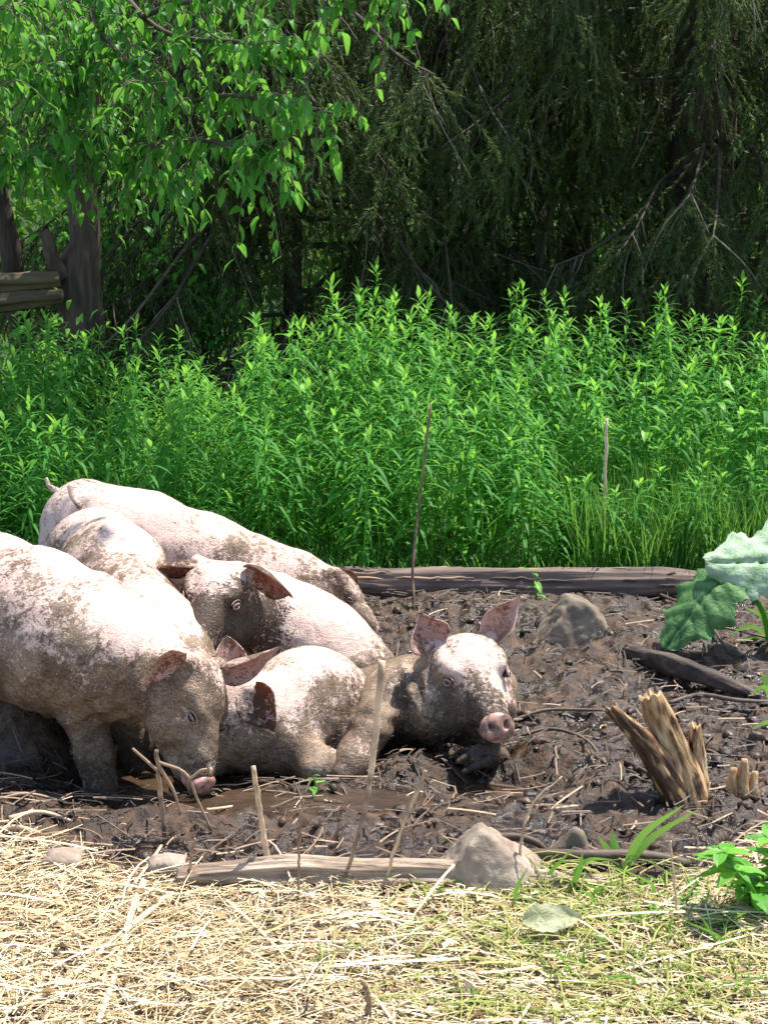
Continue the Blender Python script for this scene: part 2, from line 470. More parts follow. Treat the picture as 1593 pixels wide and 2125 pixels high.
GX, GY = np.meshgrid(xs, ys, indexing='ij')
GZ = ground_z(GX, GY)
nx, ny = GX.shape
idx = np.arange(nx * ny).reshape(nx, ny)
Q = np.stack([idx[:-1, :-1], idx[1:, :-1], idx[1:, 1:], idx[:-1, 1:]], -1).reshape(-1, 4)
mm = mud_mask(GX, GY)
moss = sstep(5.35, 5.6, GY) + 0 * GX
g_me = to_mesh('ground', np.stack([GX, GY, GZ], -1).reshape(-1, 3), [Q], M['ground'], True,
               {'mud': mm.ravel(), 'moss': moss.ravel(), 'wet': mm.ravel()})
tag(link('ground', g_me), 'dark churned mud wallow with pale straw bank in front', kind='structure')
def gz(x, y): return float(ground_z(np.array([x]), np.array([y]))[0])
def on_ground(px, py):
    z = 0.0
    for _ in range(3):
        g = ground_at(px, py, z); z = gz(g.x, g.y)
    return ground_at(px, py, z)

# puddle: a flat sheet lying in the dip round the standing pig's foot
th = np.linspace(0, 2 * np.pi, 40, endpoint=False)
for qi, (qx, qy, qa, qb) in enumerate(PUDDLES):
    pr = 1.25 + 0.15 * np.sin(3 * th + 1 + qi) + 0.10 * np.sin(5 * th + 2 * qi)
    zc = float(ground_z(np.array([qx]), np.array([qy]), False)[0]) + 0.028
    pv = np.stack([qx + qa * pr * np.cos(th), qy + qb * pr * np.sin(th), 0 * th + zc], -1)
    pv = np.concatenate([pv, [[qx, qy, zc]]])
    pf = np.stack([np.full(40, 40), np.arange(40), (np.arange(40) + 1) % 40], -1)
    tag(link('puddle', to_mesh('puddle', pv, [pf], M['puddle'])), ['shallow brown puddle around the standing pig foot', 'small wet puddle in front of the right pig', 'thin wet strip below the curled pig', 'small puddle left of the split stump'][qi], kind='structure')

# ------------------------------------------------------------------ signed-distance modelling for the pigs
def surface_nets(d, org, h):
    s = d < 0
    nx, ny, nz = d.shape
    cnt = np.zeros((nx - 1, ny - 1, nz - 1), np.float64)
    acc = np.zeros((nx - 1, ny - 1, nz - 1, 3), np.float64)
    C = lambda a, dx, dy, dz: a[dx:nx - 1 + dx, dy:ny - 1 + dy, dz:nz - 1 + dz]
    cor = [(i, j, k) for i in (0, 1) for j in (0, 1) for k in (0, 1)]
    for a in cor:
        for ax in range(3):
            if a[ax] == 1: continue
            b = list(a); b[ax] = 1
            da, db = C(d, *a), C(d, *b)
            ch = (da < 0) != (db < 0)
            t = np.where(ch, da / (da - db + (~ch)), 0)
            for q in range(3):
                acc[..., q] += np.where(ch, a[q] + (t if q == ax else 0), 0)
            cnt += ch
    act = cnt > 0
    vid = -np.ones(cnt.shape, np.int64)
    vid[act] = np.arange(act.sum())
    ijk = np.argwhere(act)
    V = (ijk + acc[act] / cnt[act][:, None]) * h + org
    F = []
    def faces(ch, inside, c0, c1, c2, c3):
        q = np.stack([c0[ch], c1[ch], c2[ch], c3[ch]], -1)
        fl = inside[ch]
        q[~fl] = q[~fl][:, ::-1]
        F.append(q)
    e = s[:-1, 1:-1, 1:-1] != s[1:, 1:-1, 1:-1]
    faces(e, s[:-1, 1:-1, 1:-1], vid[:, :-1, :-1], vid[:, 1:, :-1], vid[:, 1:, 1:], vid[:, :-1, 1:])
    e = s[1:-1, :-1, 1:-1] != s[1:-1, 1:, 1:-1]
    faces(e, s[1:-1, :-1, 1:-1], vid[:-1, :, :-1], vid[:-1, :, 1:], vid[1:, :, 1:], vid[1:, :, :-1])
    e = s[1:-1, 1:-1, :-1] != s[1:-1, 1:-1, 1:]
    faces(e, s[1:-1, 1:-1, :-1], vid[:-1, :-1, :], vid[1:, :-1, :], vid[1:, 1:, :], vid[:-1, 1:, :])
    F = np.concatenate(F)
    return V, F[(F >= 0).all(1)]

class SDF:
    def __init__(s): s.p = []
    def cap(s, a, b, ra, rb, k=0.04, sub=False):
        a, b = np.array(list(a)), np.array(list(b)); m = max(ra, rb)
        s.p.append(('c', np.minimum(a, b) - m, np.maximum(a, b) + m, (a, b, ra, rb), k, sub))
    def ell(s, c, rad, rot=None, k=0.04, sub=False):
        c = np.array(list(c)); rad = np.array(rad, dtype=float); m = rad.max()
        s.p.append(('e', c - m, c + m, (c, rad, np.eye(3) if rot is None else rot), k, sub))
    def mesh(s, h):
        lo = np.min([p[1] for p in s.p if not p[5]], 0) - 4 * h - 0.02
        hi = np.max([p[2] for p in s.p if not p[5]], 0) + 4 * h + 0.02
        n = np.ceil((hi - lo) / h).astype(int) + 1
        d = np.ones(n)
        for kind, pl, ph, arg, k, sub in s.p:
            i0 = np.clip(((pl - k * 1.2 - 3 * h - lo) / h).astype(int), 0, n)
            i1 = np.clip(np.ceil((ph + k * 1.2 + 3 * h - lo) / h).astype(int) + 1, 0, n)
            sl = tuple(slice(a, b) for a, b in zip(i0, i1))
            gx = [lo[q] + h * np.arange(i0[q], i1[q]) for q in range(3)]
            P = np.stack(np.meshgrid(*gx, indexing='ij'), -1)
            if kind == 'c':
                a, b, ra, rb = arg
                ab = b - a; L = max(ab @ ab, 1e-9)
                t = np.clip(((P - a) @ ab) / L, 0, 1)
                e = np.linalg.norm(P - a - t[..., None] * ab, axis=-1) - (ra + (rb - ra) * t)
            else:
                c, rad, rot = arg
                q = (P - c) @ rot.T
                k0 = np.linalg.norm(q / rad, axis=-1); k1 = np.linalg.norm(q / rad ** 2, axis=-1)
                e = k0 * (k0 - 1) / (k1 + 1e-9)
            cur = d[sl]
            if sub:
                e = -e
                hh = np.clip(0.5 - 0.5 * (cur - e) / k, 0, 1)
                d[sl] = cur + (e - cur) * hh + k * hh * (1 - hh)
            else:
                hh = np.clip(0.5 + 0.5 * (cur - e) / k, 0, 1)
                d[sl] = cur + (e - cur) * hh - k * hh * (1 - hh)
        return surface_nets(d, lo, h)

def frame(f, u):
    f = Vector(f).normalized()
    u = Vector(u); u = (u - f * u.dot(f)).normalized()
    return f, u.cross(f), u                     # forward, left, up

def ear_mesh(base, tipdir, inner, L, W, cup, droop, flesh_in=0.85, mud=0.35, dark=0.15, thick=0.008, curl=0.0, org=Vector((0, 0, 0))):
    ax = Vector(tipdir).normalized()
    nn = Vector(inner); nn = (nn - ax * nn.dot(ax)).normalized()
    sd = ax.cross(nn)
    nu, nv = 15, 11
    us = np.linspace(0, 1, nu); vv = np.linspace(-1, 1, nv)
    U, Vv = np.meshgrid(us, vv, indexing='ij')
    w = W * (0.62 + 0.55 * np.sin(np.pi * np.clip(U * 1.15, 0, 1)) * 0.9) * (1 - U ** 2.6) ** 0.85 * 0.62
    ax_, nn_, sd_ = (np.array(list(q)) for q in (ax, nn, sd))
    dr = np.array(list(droop))
    roll = cup * (1 - 0.55 * U)
    P = (np.array(list(base)) + ax_ * (L * U)[..., None] + sd_ * (w * np.sin(Vv * (1 + 0.3 * roll)) / (1 + 0.1 * roll))[..., None]
         + nn_ * (w * roll * Vv ** 2 * 0.9)[..., None] + dr * (U ** 2 * L)[..., None]
         + nn_ * (curl * np.sin(U * 5) * L * 0.12)[..., None])
    P = P + nn_ * (0.004 * np.sin(Vv * 7 + U * 3) * np.sin(np.pi * np.clip(U * 1.1, 0, 1)) * (1 - np.abs(Vv)))[..., None]
    P = P + 0.007 * np.stack([fbm(P * 22, 2), fbm(P * 22 + 7, 2), fbm(P * 22 + 13, 2)], -1)
    du = np.gradient(P, axis=0); dv = np.gradient(P, axis=1)
    nor = np.cross(du, dv); nor /= np.linalg.norm(nor, axis=-1)[..., None] + 1e-9
    if (nor * nn_).sum(-1).mean() < 0: nor = -nor
    t = thick * (1 - 0.6 * np.abs(Vv) ** 3) * (1 - 0.5 * U)
    A = P + nor * (t / 2)[..., None]; B = P - nor * (t / 2 + 0.0008)[..., None]
    n = nu * nv
    idx = np.arange(n).reshape(nu, nv)
    q1 = np.stack([idx[:-1, :-1], idx[1:, :-1], idx[1:, 1:], idx[:-1, 1:]], -1).reshape(-1, 4)
    rim = np.concatenate([idx[0, :], idx[1:, -1], idx[-1, -2::-1], idx[-2:0:-1, 0]])
    rn = np.roll(rim, -1)
    q3 = np.stack([rim, rn, rn + n, rim + n], -1)
    V = np.concatenate([A.reshape(-1, 3), B.reshape(-1, 3)]) - np.array(list(org))
    fl = np.concatenate([np.full(n, flesh_in) * (1 - 0.3 * np.abs(Vv.ravel())), np.full(n, 0.15)])
    md = np.concatenate([mud * 0.75 + 0.22 + 0.4 * fbm(P.reshape(-1, 3) * 18, 3), mud + 0.25 + 0.4 * fbm(P.reshape(-1, 3) * 14, 3)])
    dk = np.concatenate([dark + 0.10 + 0.55 * fbm(P.reshape(-1, 3) * 16 + 3, 3)] * 2)
    return to_mesh('ear', V, [q1, q1[:, ::-1] + n, q3], M['ear'], True, {'flesh': fl, 'mud': md, 'dark': dk})

HT = math.atan2(0.070, 0.226)
def build_pig(label, base, spine, head, legs, ears, extra=(), mud_z=0.12, mud_soft=0.16, mud_add=0.0, blobs=(), dark_z=-0.02, dark_blobs=(), tail=None, snout='snout', hooves=(), h=0.0085, wrinkle=(), wide=1.0, short=1.0):
    root = empty('pig', base)
    tag(root, label, 'pig', 'pigs wallowing in the mud')
    S = SDF()
    for (a, ra), (b, rb) in zip(spine[:-1], spine[1:]): S.cap(a, b, ra, rb, 0.06)
    for e in extra: S.cap(*e)
    C, f, u, s = head
    F_, L_, U_ = frame(f, u)
    F_, U_ = F_ * math.cos(HT) + U_ * math.sin(HT), U_ * math.cos(HT) - F_ * math.sin(HT)
    rot = np.array([list(F_), list(L_), list(U_)])
    hp = lambda x, y, z: C + (F_ * (x if x < 0.05 else 0.05 + (x - 0.05) * short) + L_ * y * wide + U_ * z) * s
    S.cap(spine[-1][0], hp(-0.03, 0, -0.02), spine[-1][1], 0.085 * s, 0.06)
    S.ell(hp(-0.005, 0, 0.012), np.array([0.10, 0.088 * wide, 0.088]) * s, rot, 0.04)
    S.cap(hp(0.045, 0, -0.020), hp(0.195, 0, -0.070), 0.068 * s, 0.041 * s, 0.035)
    S.cap(hp(0.06, 0, 0.010), hp(0.15, 0, -0.035), 0.050 * s, 0.034 * s, 0.03)
    for y in (-1, 1):
        S.cap(hp(-0.035, 0.055 * y, -0.055), hp(0.055, 0.040 * y, -0.075), 0.070 * s, 0.050 * s, 0.035)
        S.cap(hp(0.03, 0.060 * y, 0.045), hp(0.085, 0.050 * y, 0.035), 0.022 * s, 0.016 * s, 0.02)
        S.cap(hp(-0.03, 0.052 * y, 0.055), hp(-0.04, 0.068 * y, 0.075), 0.034 * s, 0.022 * s, 0.03)
    S.cap(hp(-0.01, 0, -0.095), hp(0.165, 0, -0.116), 0.060 * s, 0.025 * s, 0.018)
    for y in (-1, 1):
        S.ell(hp(0.082, 0.069 * y, 0.012), np.array([0.019, 0.013, 0.014]) * s, rot, 0.014, True)
    for leg in legs:
        for (a, ra), (b, rb) in zip(leg[:-1], leg[1:]): S.cap(a, b, ra, rb, 0.035)
    V, F = S.mesh(h)
    # loose skin: shallow folds and lumps
    nrm = np.zeros_like(V)
    tri = np.concatenate([F[:, :3], F[:, [0, 2, 3]]])
    fn = np.cross(V[tri[:, 1]] - V[tri[:, 0]], V[tri[:, 2]] - V[tri[:, 0]])
    for q in range(3): np.add.at(nrm, tri[:, q], fn)
    nrm /= np.linalg.norm(nrm, axis=1)[:, None] + 1e-12
    disp = 0.0085 * fbm(V * 8, 3) + 0.0028 * fbm(V * 26 + 4, 2)
    for c, r, ax, wl, am in wrinkle:
        ww = np.exp(-(np.linalg.norm(V - np.array(list(c)), axis=1) / r) ** 2)
        ph = (V @ np.array(list(Vector(ax).normalized()))) / wl * 2 * np.pi + 2.0 * fbm(V * 10, 2)
        disp = disp + am * ww * np.sin(ph)
    V = V + nrm * disp[:, None]
    big = fbm(V * 6 + 31, 4)
    med = fbm(V * 16 + 3, 3)
    mud = np.clip((mud_z - V[:, 2]) / mud_soft, -0.6, 1) * 0.50 + 0.38 + mud_add + 0.0 + 0.62 * big + 0.25 * med
    dark = np.clip((dark_z - V[:, 2]) / 0.10, -0.42, 1) * 0.5 + 0.08 + 0.66 * fbm(V * 6 + 50, 4)
    for c, r, a in blobs: mud = mud + a * np.exp(-(np.linalg.norm(V - np.array(list(c)), axis=1) / r) ** 4)
    for c, r, a in dark_blobs: dark = dark + a * np.exp(-(np.linalg.norm(V - np.array(list(c)), axis=1) / r) ** 4)
    b0 = np.array(list(base))
    link('body', to_mesh('body', V - b0, [F], M['pig'], True, {'mud': mud, 'dark': dark, 'flesh': np.zeros(len(V))}), root)
    # bristles lying back along the skin
    rb = np.random.default_rng(len(V))
    pick = rb.choice(len(V), 4200, replace=True)
    back_ = np.array(list((spine[0][0] - spine[-1][0]).normalized()))
    hb, hn = V[pick], nrm[pick]
    tg = back_ + rb.normal(0, 0.35, (4200, 3)); tg -= hn * (tg * hn).sum(1)[:, None]; tg /= np.linalg.norm(tg, axis=1)[:, None] + 1e-9
    hd_ = (tg + hn * rb.uniform(0.15, 0.55, (4200, 1))) * rb.uniform(0.008, 0.02, (4200, 1))
    hs = np.cross(hd_, rb.normal(size=(4200, 3))); hs *= 0.0004 / (np.linalg.norm(hs, axis=1)[:, None] + 1e-9)
    hv = np.stack([hb - hs - hn * 0.001, hb + hs - hn * 0.001, hb + hd_], 1).reshape(-1, 3) - b0
    tag(link('bristles', to_mesh('bristles', hv, [np.arange(len(hv)).reshape(-1, 3)], M['bristle'], False), root), kind='stuff')
    # snout disc
    D = SDF()
    sc = hp(0.226, 0, -0.078)
    tiltF = (F_ + U_ * 0.18).normalized()
    tF, tL, tU = frame(tiltF, U_)
    rt = np.array([list(tF), list(tL), list(tU)])
    D.ell(sc, np.array([0.018, 0.043, 0.036]) * s, rt, 0.01)
    D.cap(sc - tF * 0.018 * s, sc - tF * 0.035 * s, 0.035 * s, 0.036 * s, 0.008)
    for y in (-1, 1): D.ell(sc + (tF * 0.019 + tL * 0.018 * y + tU * 0.004) * s, np.array([0.014, 0.0085, 0.011]) * s, rt, 0.005, True)
    Vs, Fs = D.mesh(0.0035)
    link('snout', to_mesh('snout', Vs - b0, [Fs], M[snout]), root)
    for y in (-1, 1):
        ec = hp(0.084, 0.0625 * y, 0.012)
        E = SDF(); E.ell(ec, np.array([0.0115, 0.0105, 0.0088]) * s, rot, 0.01)
        Ve, Fe = E.mesh(0.0028)
        eo = link('eye', to_mesh('eye', Ve - b0, [Fe], M['eye']), root)
        mb = MB()
        out = (L_ * y + F_ * 0.35 + U_ * 0.1).normalized()
        e1 = (F_ - out * F_.dot(out)).normalized(); e2 = out.cross(e1)
        ring = [ec + out * (0.0085 - 0.004 * abs(math.cos(a))) * s + (e1 * math.cos(a) * 0.0130 + e2 * math.sin(a) * 0.0066) * s for a in np.linspace(0, 2 * math.pi, 17)]
        mb.tube(ring, 0.0030 * s, 6, cap=False)
        ring2 = [ec + out * 0.003 * s + (e1 * math.cos(a) * 0.021 + U_ * (math.sin(a) * 0.012 + 0.004)) * s for a in np.linspace(0.2, math.pi - 0.2, 10)]
        mb.tube(ring2, 0.0022 * s, 6)
        lo = link('eyelid', mb.mesh('eyelid', M['lid'], True, b0), eo)
    for e in ears:
        y = e['side']
        e = dict(e); e.pop('side'); off = e.pop('off', (0, 0, 0))
        eb = hp(-0.035 + off[0], (0.070 + off[1]) * y, 0.075 + off[2])
        link('ear', ear_mesh(eb, org=base, **e), root)
    if tail:
        mb = MB(); pts = curve_pts([list(p) for p in tail], 14)
        mb.tube(pts, np.linspace(0.016, 0.006, 14), 8)
        me = mb.mesh('tail', M['pig'], True, b0)
        for k, v in (('mud', 0.35), ('dark', 0.3), ('flesh', 0.1)):
            a_ = me.attributes.new(k, 'FLOAT', 'POINT'); a_.data.foreach_set('value', np.full(len(me.vertices), v, np.float32))
        link('tail', me, root)
    for (p, q, r) in hooves:
        H = SDF(); p, q = Vector(p), Vector(q)
        H.cap(p, q, r, r * 0.42, 0.01)
        Vh, Fh = H.mesh(0.004)
        link('hoof', to_mesh('hoof', Vh - b0, [Fh], M['hoof']), root)
    return root

def base_of(px, py, Y):
    p = at(px, py, Y)
    return Vector((p.x, p.y, gz(p.x, p.y)))
Z = Vector((0, 0, 1))

# pig standing in front, head down (camera sees its right side)
sp = [(at(-110, 1225, 4.38), 0.185), (at(-30, 1255, 4.20), 0.20), (at(60, 1290, 4.03), 0.205), (at(165, 1335, 3.88), 0.185), (at(265, 1375, 3.79), 0.150)]
hd = (at(392, 1438, 3.69), (0.20, -0.48, -0.85), (0.88, -0.42, 0.22), 1.02)
build_pig('pig standing in front with its head lowered, forelegs in the puddle', base_of(60, 1500, 4.0), sp, hd,
    [[(at(165, 1385, 3.82), 0.115), (at(172, 1470, 3.79), 0.066), (at(196, 1560, 3.755), 0.045), (at(212, 1640, 3.735), 0.037), (at(216, 1690, 3.73), 0.036)],
     [(at(225, 1385, 3.93), 0.10), (at(262, 1480, 3.92), 0.055), (at(285, 1545, 3.92), 0.042), (at(290, 1620, 3.91), 0.036)],
     [(at(-140, 1330, 4.30), 0.11), (at(-150, 1430, 4.28), 0.07), (at(-130, 1540, 4.26), 0.045), (at(-130, 1610, 4.25), 0.04)],
     [(at(-60, 1300, 4.50), 0.11), (at(-70, 1400, 4.50), 0.07), (at(-60, 1480, 4.50), 0.045), (at(-60, 1540, 4.50), 0.04)]],
    [dict(side=-1, tipdir=(-0.92, -0.15, -0.12), inner=(-0.2, -0.95, -0.15), L=0.125, W=0.125, cup=0.65, droop=(-0.0, -0.1, -0.35), mud=0.15, dark=0.08, flesh_in=0.9),
     dict(side=1, tipdir=(0.85, 0.1, 0.12), inner=(0.25, -0.6, -0.5), L=0.15, W=0.09, cup=0.9, droop=(0.1, 0, 0.22), mud=0.3, dark=0.1)],
    extra=[(at(0, 1320, 4.08), at(110, 1390, 3.90), 0.15, 0.12, 0.06)],
    mud_z=0.40, mud_soft=0.2, mud_add=0.10, blobs=[(at(180, 1420, 3.78), 0.13, 0.35), (at(330, 1500, 3.65), 0.16, 0.32), (at(290, 1270, 3.74), 0.12, -0.6), (at(378, 1485, 3.60), 0.042, -0.7), (at(430, 1575, 3.6), 0.035, -0.5), (at(315, 1440, 3.66), 0.04, -0.4)],
    dark_z=0.12, dark_blobs=[(at(40, 1430, 3.95), 0.12, 0.4), (at(170, 1450, 3.74), 0.13, 0.25), (at(390, 1560, 3.6), 0.09, 0.15), (at(140, 1290, 3.75), 0.08, 0.2)],
    wrinkle=[(at(215, 1440, 3.74), 0.10, (0.5, 0, -0.9), 0.05, 0.009), (at(290, 1400, 3.68), 0.10, (0.95, 0, -0.2), 0.05, 0.009), (at(110, 1430, 3.85), 0.10, (0.9, 0, 0.3), 0.06, 0.007)], h=0.0075)

# pig behind it: rump and tail up at the back, only its back and one ear show
sp = [(at(202, 1155, 4.78), 0.163), (at(238, 1195, 4.55), 0.155), (at(272, 1262, 4.36), 0.132), (at(312, 1310, 4.22), 0.128), (at(365, 1370, 4.10), 0.100)]
hd = (at(425, 1440, 4.0), (0.25, -0.35, -0.9), (0.6, -0.6, 0.5), 0.88)
build_pig('pig with raised tail and rump, its face hidden behind the front pig', base_of(250, 1300, 4.5), sp, hd,
    [[(at(120, 1210, 4.72), 0.10), (at(130, 1300, 4.7), 0.06), (at(140, 1400, 4.7), 0.04)], [(at(270, 1210, 4.86), 0.10), (at(275, 1290, 4.86), 0.06), (at(275, 1380, 4.86), 0.04)],
     [(at(290, 1360, 4.2), 0.09), (at(280, 1450, 4.18), 0.055), (at(285, 1540, 4.16), 0.04)], [(at(380, 1330, 4.35), 0.08), (at(385, 1400, 4.35), 0.05), (at(385, 1480, 4.35), 0.04)]],
    [dict(side=1, tipdir=(-0.05, 0.25, 0.95), inner=(0.3, -0.8, 0.2), L=0.10, W=0.085, cup=0.9, droop=(0, 0, 0.0), mud=0.15, dark=0.05, off=(0.0, 0.0, 0.0)),
     dict(side=-1, tipdir=(-0.7, 0.2, 0.4), inner=(0.3, -0.8, 0.2), L=0.10, W=0.085, cup=0.9, droop=(0, 0, -0.2), mud=0.2, dark=0.05)],
    mud_z=0.36, mud_soft=0.25, mud_add=0.06, blobs=[(at(150, 1110, 4.65), 0.14, 0.25), (at(320, 1270, 4.15), 0.16, -0.45), (at(280, 1140, 4.5), 0.09, -0.4)],
    dark_z=-0.05, dark_blobs=[(at(110, 1120, 4.72), 0.08, 0.2)],
    tail=[at(172, 1075, 4.86), at(165, 1048, 4.88), at(150, 1030, 4.9), at(143, 1008, 4.9)])

# pig at the back, side-on, head down by the log
sp = [(at(182, 1092, 5.20), 0.165), (at(300, 1122, 5.17), 0.165), (at(420, 1165, 5.13), 0.16), (at(535, 1208, 5.09), 0.150), (at(620, 1222, 5.06), 0.122)]
hd = (at(692, 1232, 5.03), (0.72, -0.30, -0.55), (0.35, 0.15, 0.9), 0.86)
build_pig('pig at the very back with its snout down beside the weathered log', base_of(400, 1260, 5.13), sp, hd,
    [[(at(140, 1140, 5.12), 0.10), (at(120, 1210, 5.10), 0.06), (at(130, 1300, 5.10), 0.04)], [(at(200, 1130, 5.28), 0.10), (at(190, 1200, 5.3), 0.06), (at(190, 1270, 5.3), 0.04)],
     [(at(540, 1240, 5.0), 0.10), (at(560, 1290, 4.98), 0.06), (at(560, 1330, 4.98), 0.04)]],
    [dict(side=-1, tipdir=(0.45, -0.45, -0.7), inner=(0.5, 0.3, -0.5), L=0.11, W=0.09, cup=0.5, droop=(0.1, 0.05, -0.25), mud=0.35, dark=0.15),
     dict(side=1, tipdir=(0.6, 0.4, -0.7), inner=(0.5, -0.3, -0.5), L=0.11, W=0.09, cup=0.5, droop=(0.1, 0, -0.35), mud=0.35, dark=0.15)],
    mud_z=0.20, mud_soft=0.3, mud_add=0.0, dark_z=-0.06, dark_blobs=[(at(150, 1020, 5.1), 0.10, 0.3), (at(750, 1260, 4.95), 0.09, 0.2)],
    tail=[at(140, 1030, 5.22), at(118, 1018, 5.24), at(103, 1008, 5.25), at(96, 992, 5.26)])

# pig lying with a dark muddy face towards the camera
sp = [(at(722, 1392, 4.54), 0.150), (at(660, 1352, 4.57), 0.165), (at(590, 1318, 4.60), 0.172), (at(525, 1290, 4.58), 0.160), (at(485, 1262, 4.50), 0.135)]
hd = (at(452, 1238, 4.37), (-0.20, -0.92, -0.32), (0.05, -0.35, 0.93), 1.13)
build_pig('pig facing the camera with a dark muddy face and clean white back', base_of(600, 1400, 4.58), sp, hd,
    [[(at(560, 1370, 4.50), 0.09), (at(540, 1410, 4.42), 0.055), (at(520, 1430, 4.36), 0.04)], [(at(770, 1400, 4.48), 0.09), (at(790, 1440, 4.42), 0.06), (at(770, 1480, 4.38), 0.045)]],
    [dict(side=-1, tipdir=(-0.95, -0.25, 0.16), inner=(0.1, -0.55, -0.8), L=0.15, W=0.09, cup=0.8, droop=(-0.05, 0, -0.35), mud=0.4, dark=0.25),
     dict(side=1, tipdir=(0.85, -0.45, 0.05), inner=(-0.1, -0.8, -0.5), L=0.145, W=0.13, cup=0.5, droop=(0.05, -0.1, -0.5), mud=0.5, dark=0.25)],
    mud_z=0.12, mud_soft=0.12, mud_add=0.0, blobs=[(at(620, 1250, 4.5), 0.26, -0.35), (at(440, 1220, 4.38), 0.14, 0.35), (at(560, 1330, 4.42), 0.10, 0.5)],
    dark_z=-0.04, dark_blobs=[(at(455, 1300, 4.20), 0.18, 0.8), (at(540, 1300, 4.42), 0.11, 0.7), (at(452, 1238, 4.37), 0.17, 0.45), (at(450, 1215, 4.28), 0.06, -0.45)],
    wide=1.12, short=0.9, snout='snout', tail=[at(786, 1370, 4.56), at(800, 1362, 4.58), at(808, 1380, 4.56), at(806, 1396, 4.55)])

# pig lying curled in the middle, face behind the front pig's head
sp = [(at(672, 1462, 4.07), 0.142), (at(640, 1460, 4.03), 0.150), (at(600, 1490, 3.97), 0.138), (at(560, 1500, 3.92), 0.124), (at(525, 1500, 3.885), 0.112)]
hd = (at(492, 1475, 3.855), (-0.62, -0.42, -0.62), (-0.45, -0.25, 0.85), 0.92)
build_pig('pig lying curled up in the middle, face tucked behind the front snout', base_of(640, 1590, 3.95), sp, hd,
    [[(at(600, 1550, 3.84), 0.075), (at(650, 1580, 3.79), 0.050), (at(690, 1594, 3.77), 0.035), (at(640, 1600, 3.74), 0.032)], [(at(715, 1500, 4.0), 0.10), (at(735, 1560, 3.93), 0.06), (at(690, 1590, 3.90), 0.04)]],
    [dict(side=1, tipdir=(0.50, -0.35, -0.55), inner=(0.0, -0.95, 0.1), L=0.125, W=0.10, cup=0.55, droop=(0.02, 0, -0.12), mud=0.6, dark=0.42, flesh_in=0.6, off=(0, 0.0, 0)),
     dict(side=-1, tipdir=(-0.5, 0.5, 0.5), inner=(-0.6, -0.3, 0.2), L=0.11, W=0.09, cup=0.6, droop=(0, 0, -0.3), mud=0.5, dark=0.2)],
    mud_z=0.16, mud_soft=0.14, mud_add=0.05, blobs=[(at(590, 1440, 3.86), 0.09, -0.3), (at(640, 1370, 4.0), 0.1, -0.2)],
    dark_z=0.03, dark_blobs=[(at(715, 1450, 3.97), 0.08, 0.5), (at(650, 1540, 3.84), 0.11, 0.45), (at(490, 1540, 3.80), 0.11, 0.35)], h=0.0075,
    wrinkle=[(at(585, 1420, 3.86), 0.10, (0.9, 0.2, -0.4), 0.07, 0.009), (at(680, 1480, 3.95), 0.10, (0.8, 0.2, -0.5), 0.08, 0.008)])

# pig on the right, head up on the mud, looking at the camera
sp = [(at(600, 1490, 4.36), 0.13), (at(690, 1498, 4.24), 0.135), (at(775, 1490, 4.16), 0.135), (at(850, 1465, 4.10), 0.130)]
hd = (at(970, 1402, 3.99), (0.27, -0.94, -0.19), (0.03, -0.28, 0.95), 1.16)
build_pig('pig on the right resting its head, both ears pricked, pink snout tip', base_of(840, 1540, 4.1), sp, hd,
    [[(at(800, 1445, 4.02), 0.072), (at(768, 1505, 3.88), 0.054), (at(735, 1575, 3.78), 0.044), (at(712, 1605, 3.74), 0.036)],
     [(at(965, 1500, 3.98), 0.06), (at(1030, 1575, 3.87), 0.026), (at(1010, 1566, 3.81), 0.027), (at(985, 1568, 3.765), 0.027)]],
    [dict(side=-1, tipdir=(-0.38, -0.02, 0.93), inner=(0.25, -0.95, 0.1), L=0.112, W=0.105, cup=0.95, droop=(0.14, 0, 0.02), mud=0.12, dark=0.06, flesh_in=1.0),
     dict(side=1, tipdir=(0.55, -0.05, 0.83), inner=(-0.55, -0.80, 0.1), L=0.130, W=0.088, cup=0.95, droop=(0.02, 0, 0.18), mud=0.15, dark=0.05, flesh_in=0.7)],
    extra=[(at(850, 1450, 4.03), at(905, 1475, 3.95), 0.105, 0.095, 0.05)],
    wrinkle=[(at(850, 1430, 3.95), 0.10, (0.9, 0, 0.3), 0.055, 0.008), (at(770, 1480, 3.9), 0.09, (0.3, 0, 0.9), 0.05, 0.006)],
    mud_z=0.24, mud_soft=0.12, mud_add=0.12, blobs=[(at(960, 1335, 3.92), 0.085, -0.5), (at(1045, 1420, 3.88), 0.06, -0.3), (at(938, 1402, 3.87), 0.035, -0.5), (at(900, 1440, 3.9), 0.03, -0.3)],
    dark_z=0.05, dark_blobs=[(at(1010, 1450, 3.78), 0.085, 0.65), (at(850, 1440, 3.98), 0.10, 0.5), (at(890, 1510, 3.88), 0.14, 0.45), (at(1000, 1560, 3.79), 0.08, 1.1)],
    snout='muddy_snout', hooves=[(at(996, 1554, 3.77), at(950, 1580, 3.735), 0.017), (at(1006, 1578, 3.755), at(962, 1602, 3.72), 0.017)], h=0.0075, wide=1.16, short=0.86)

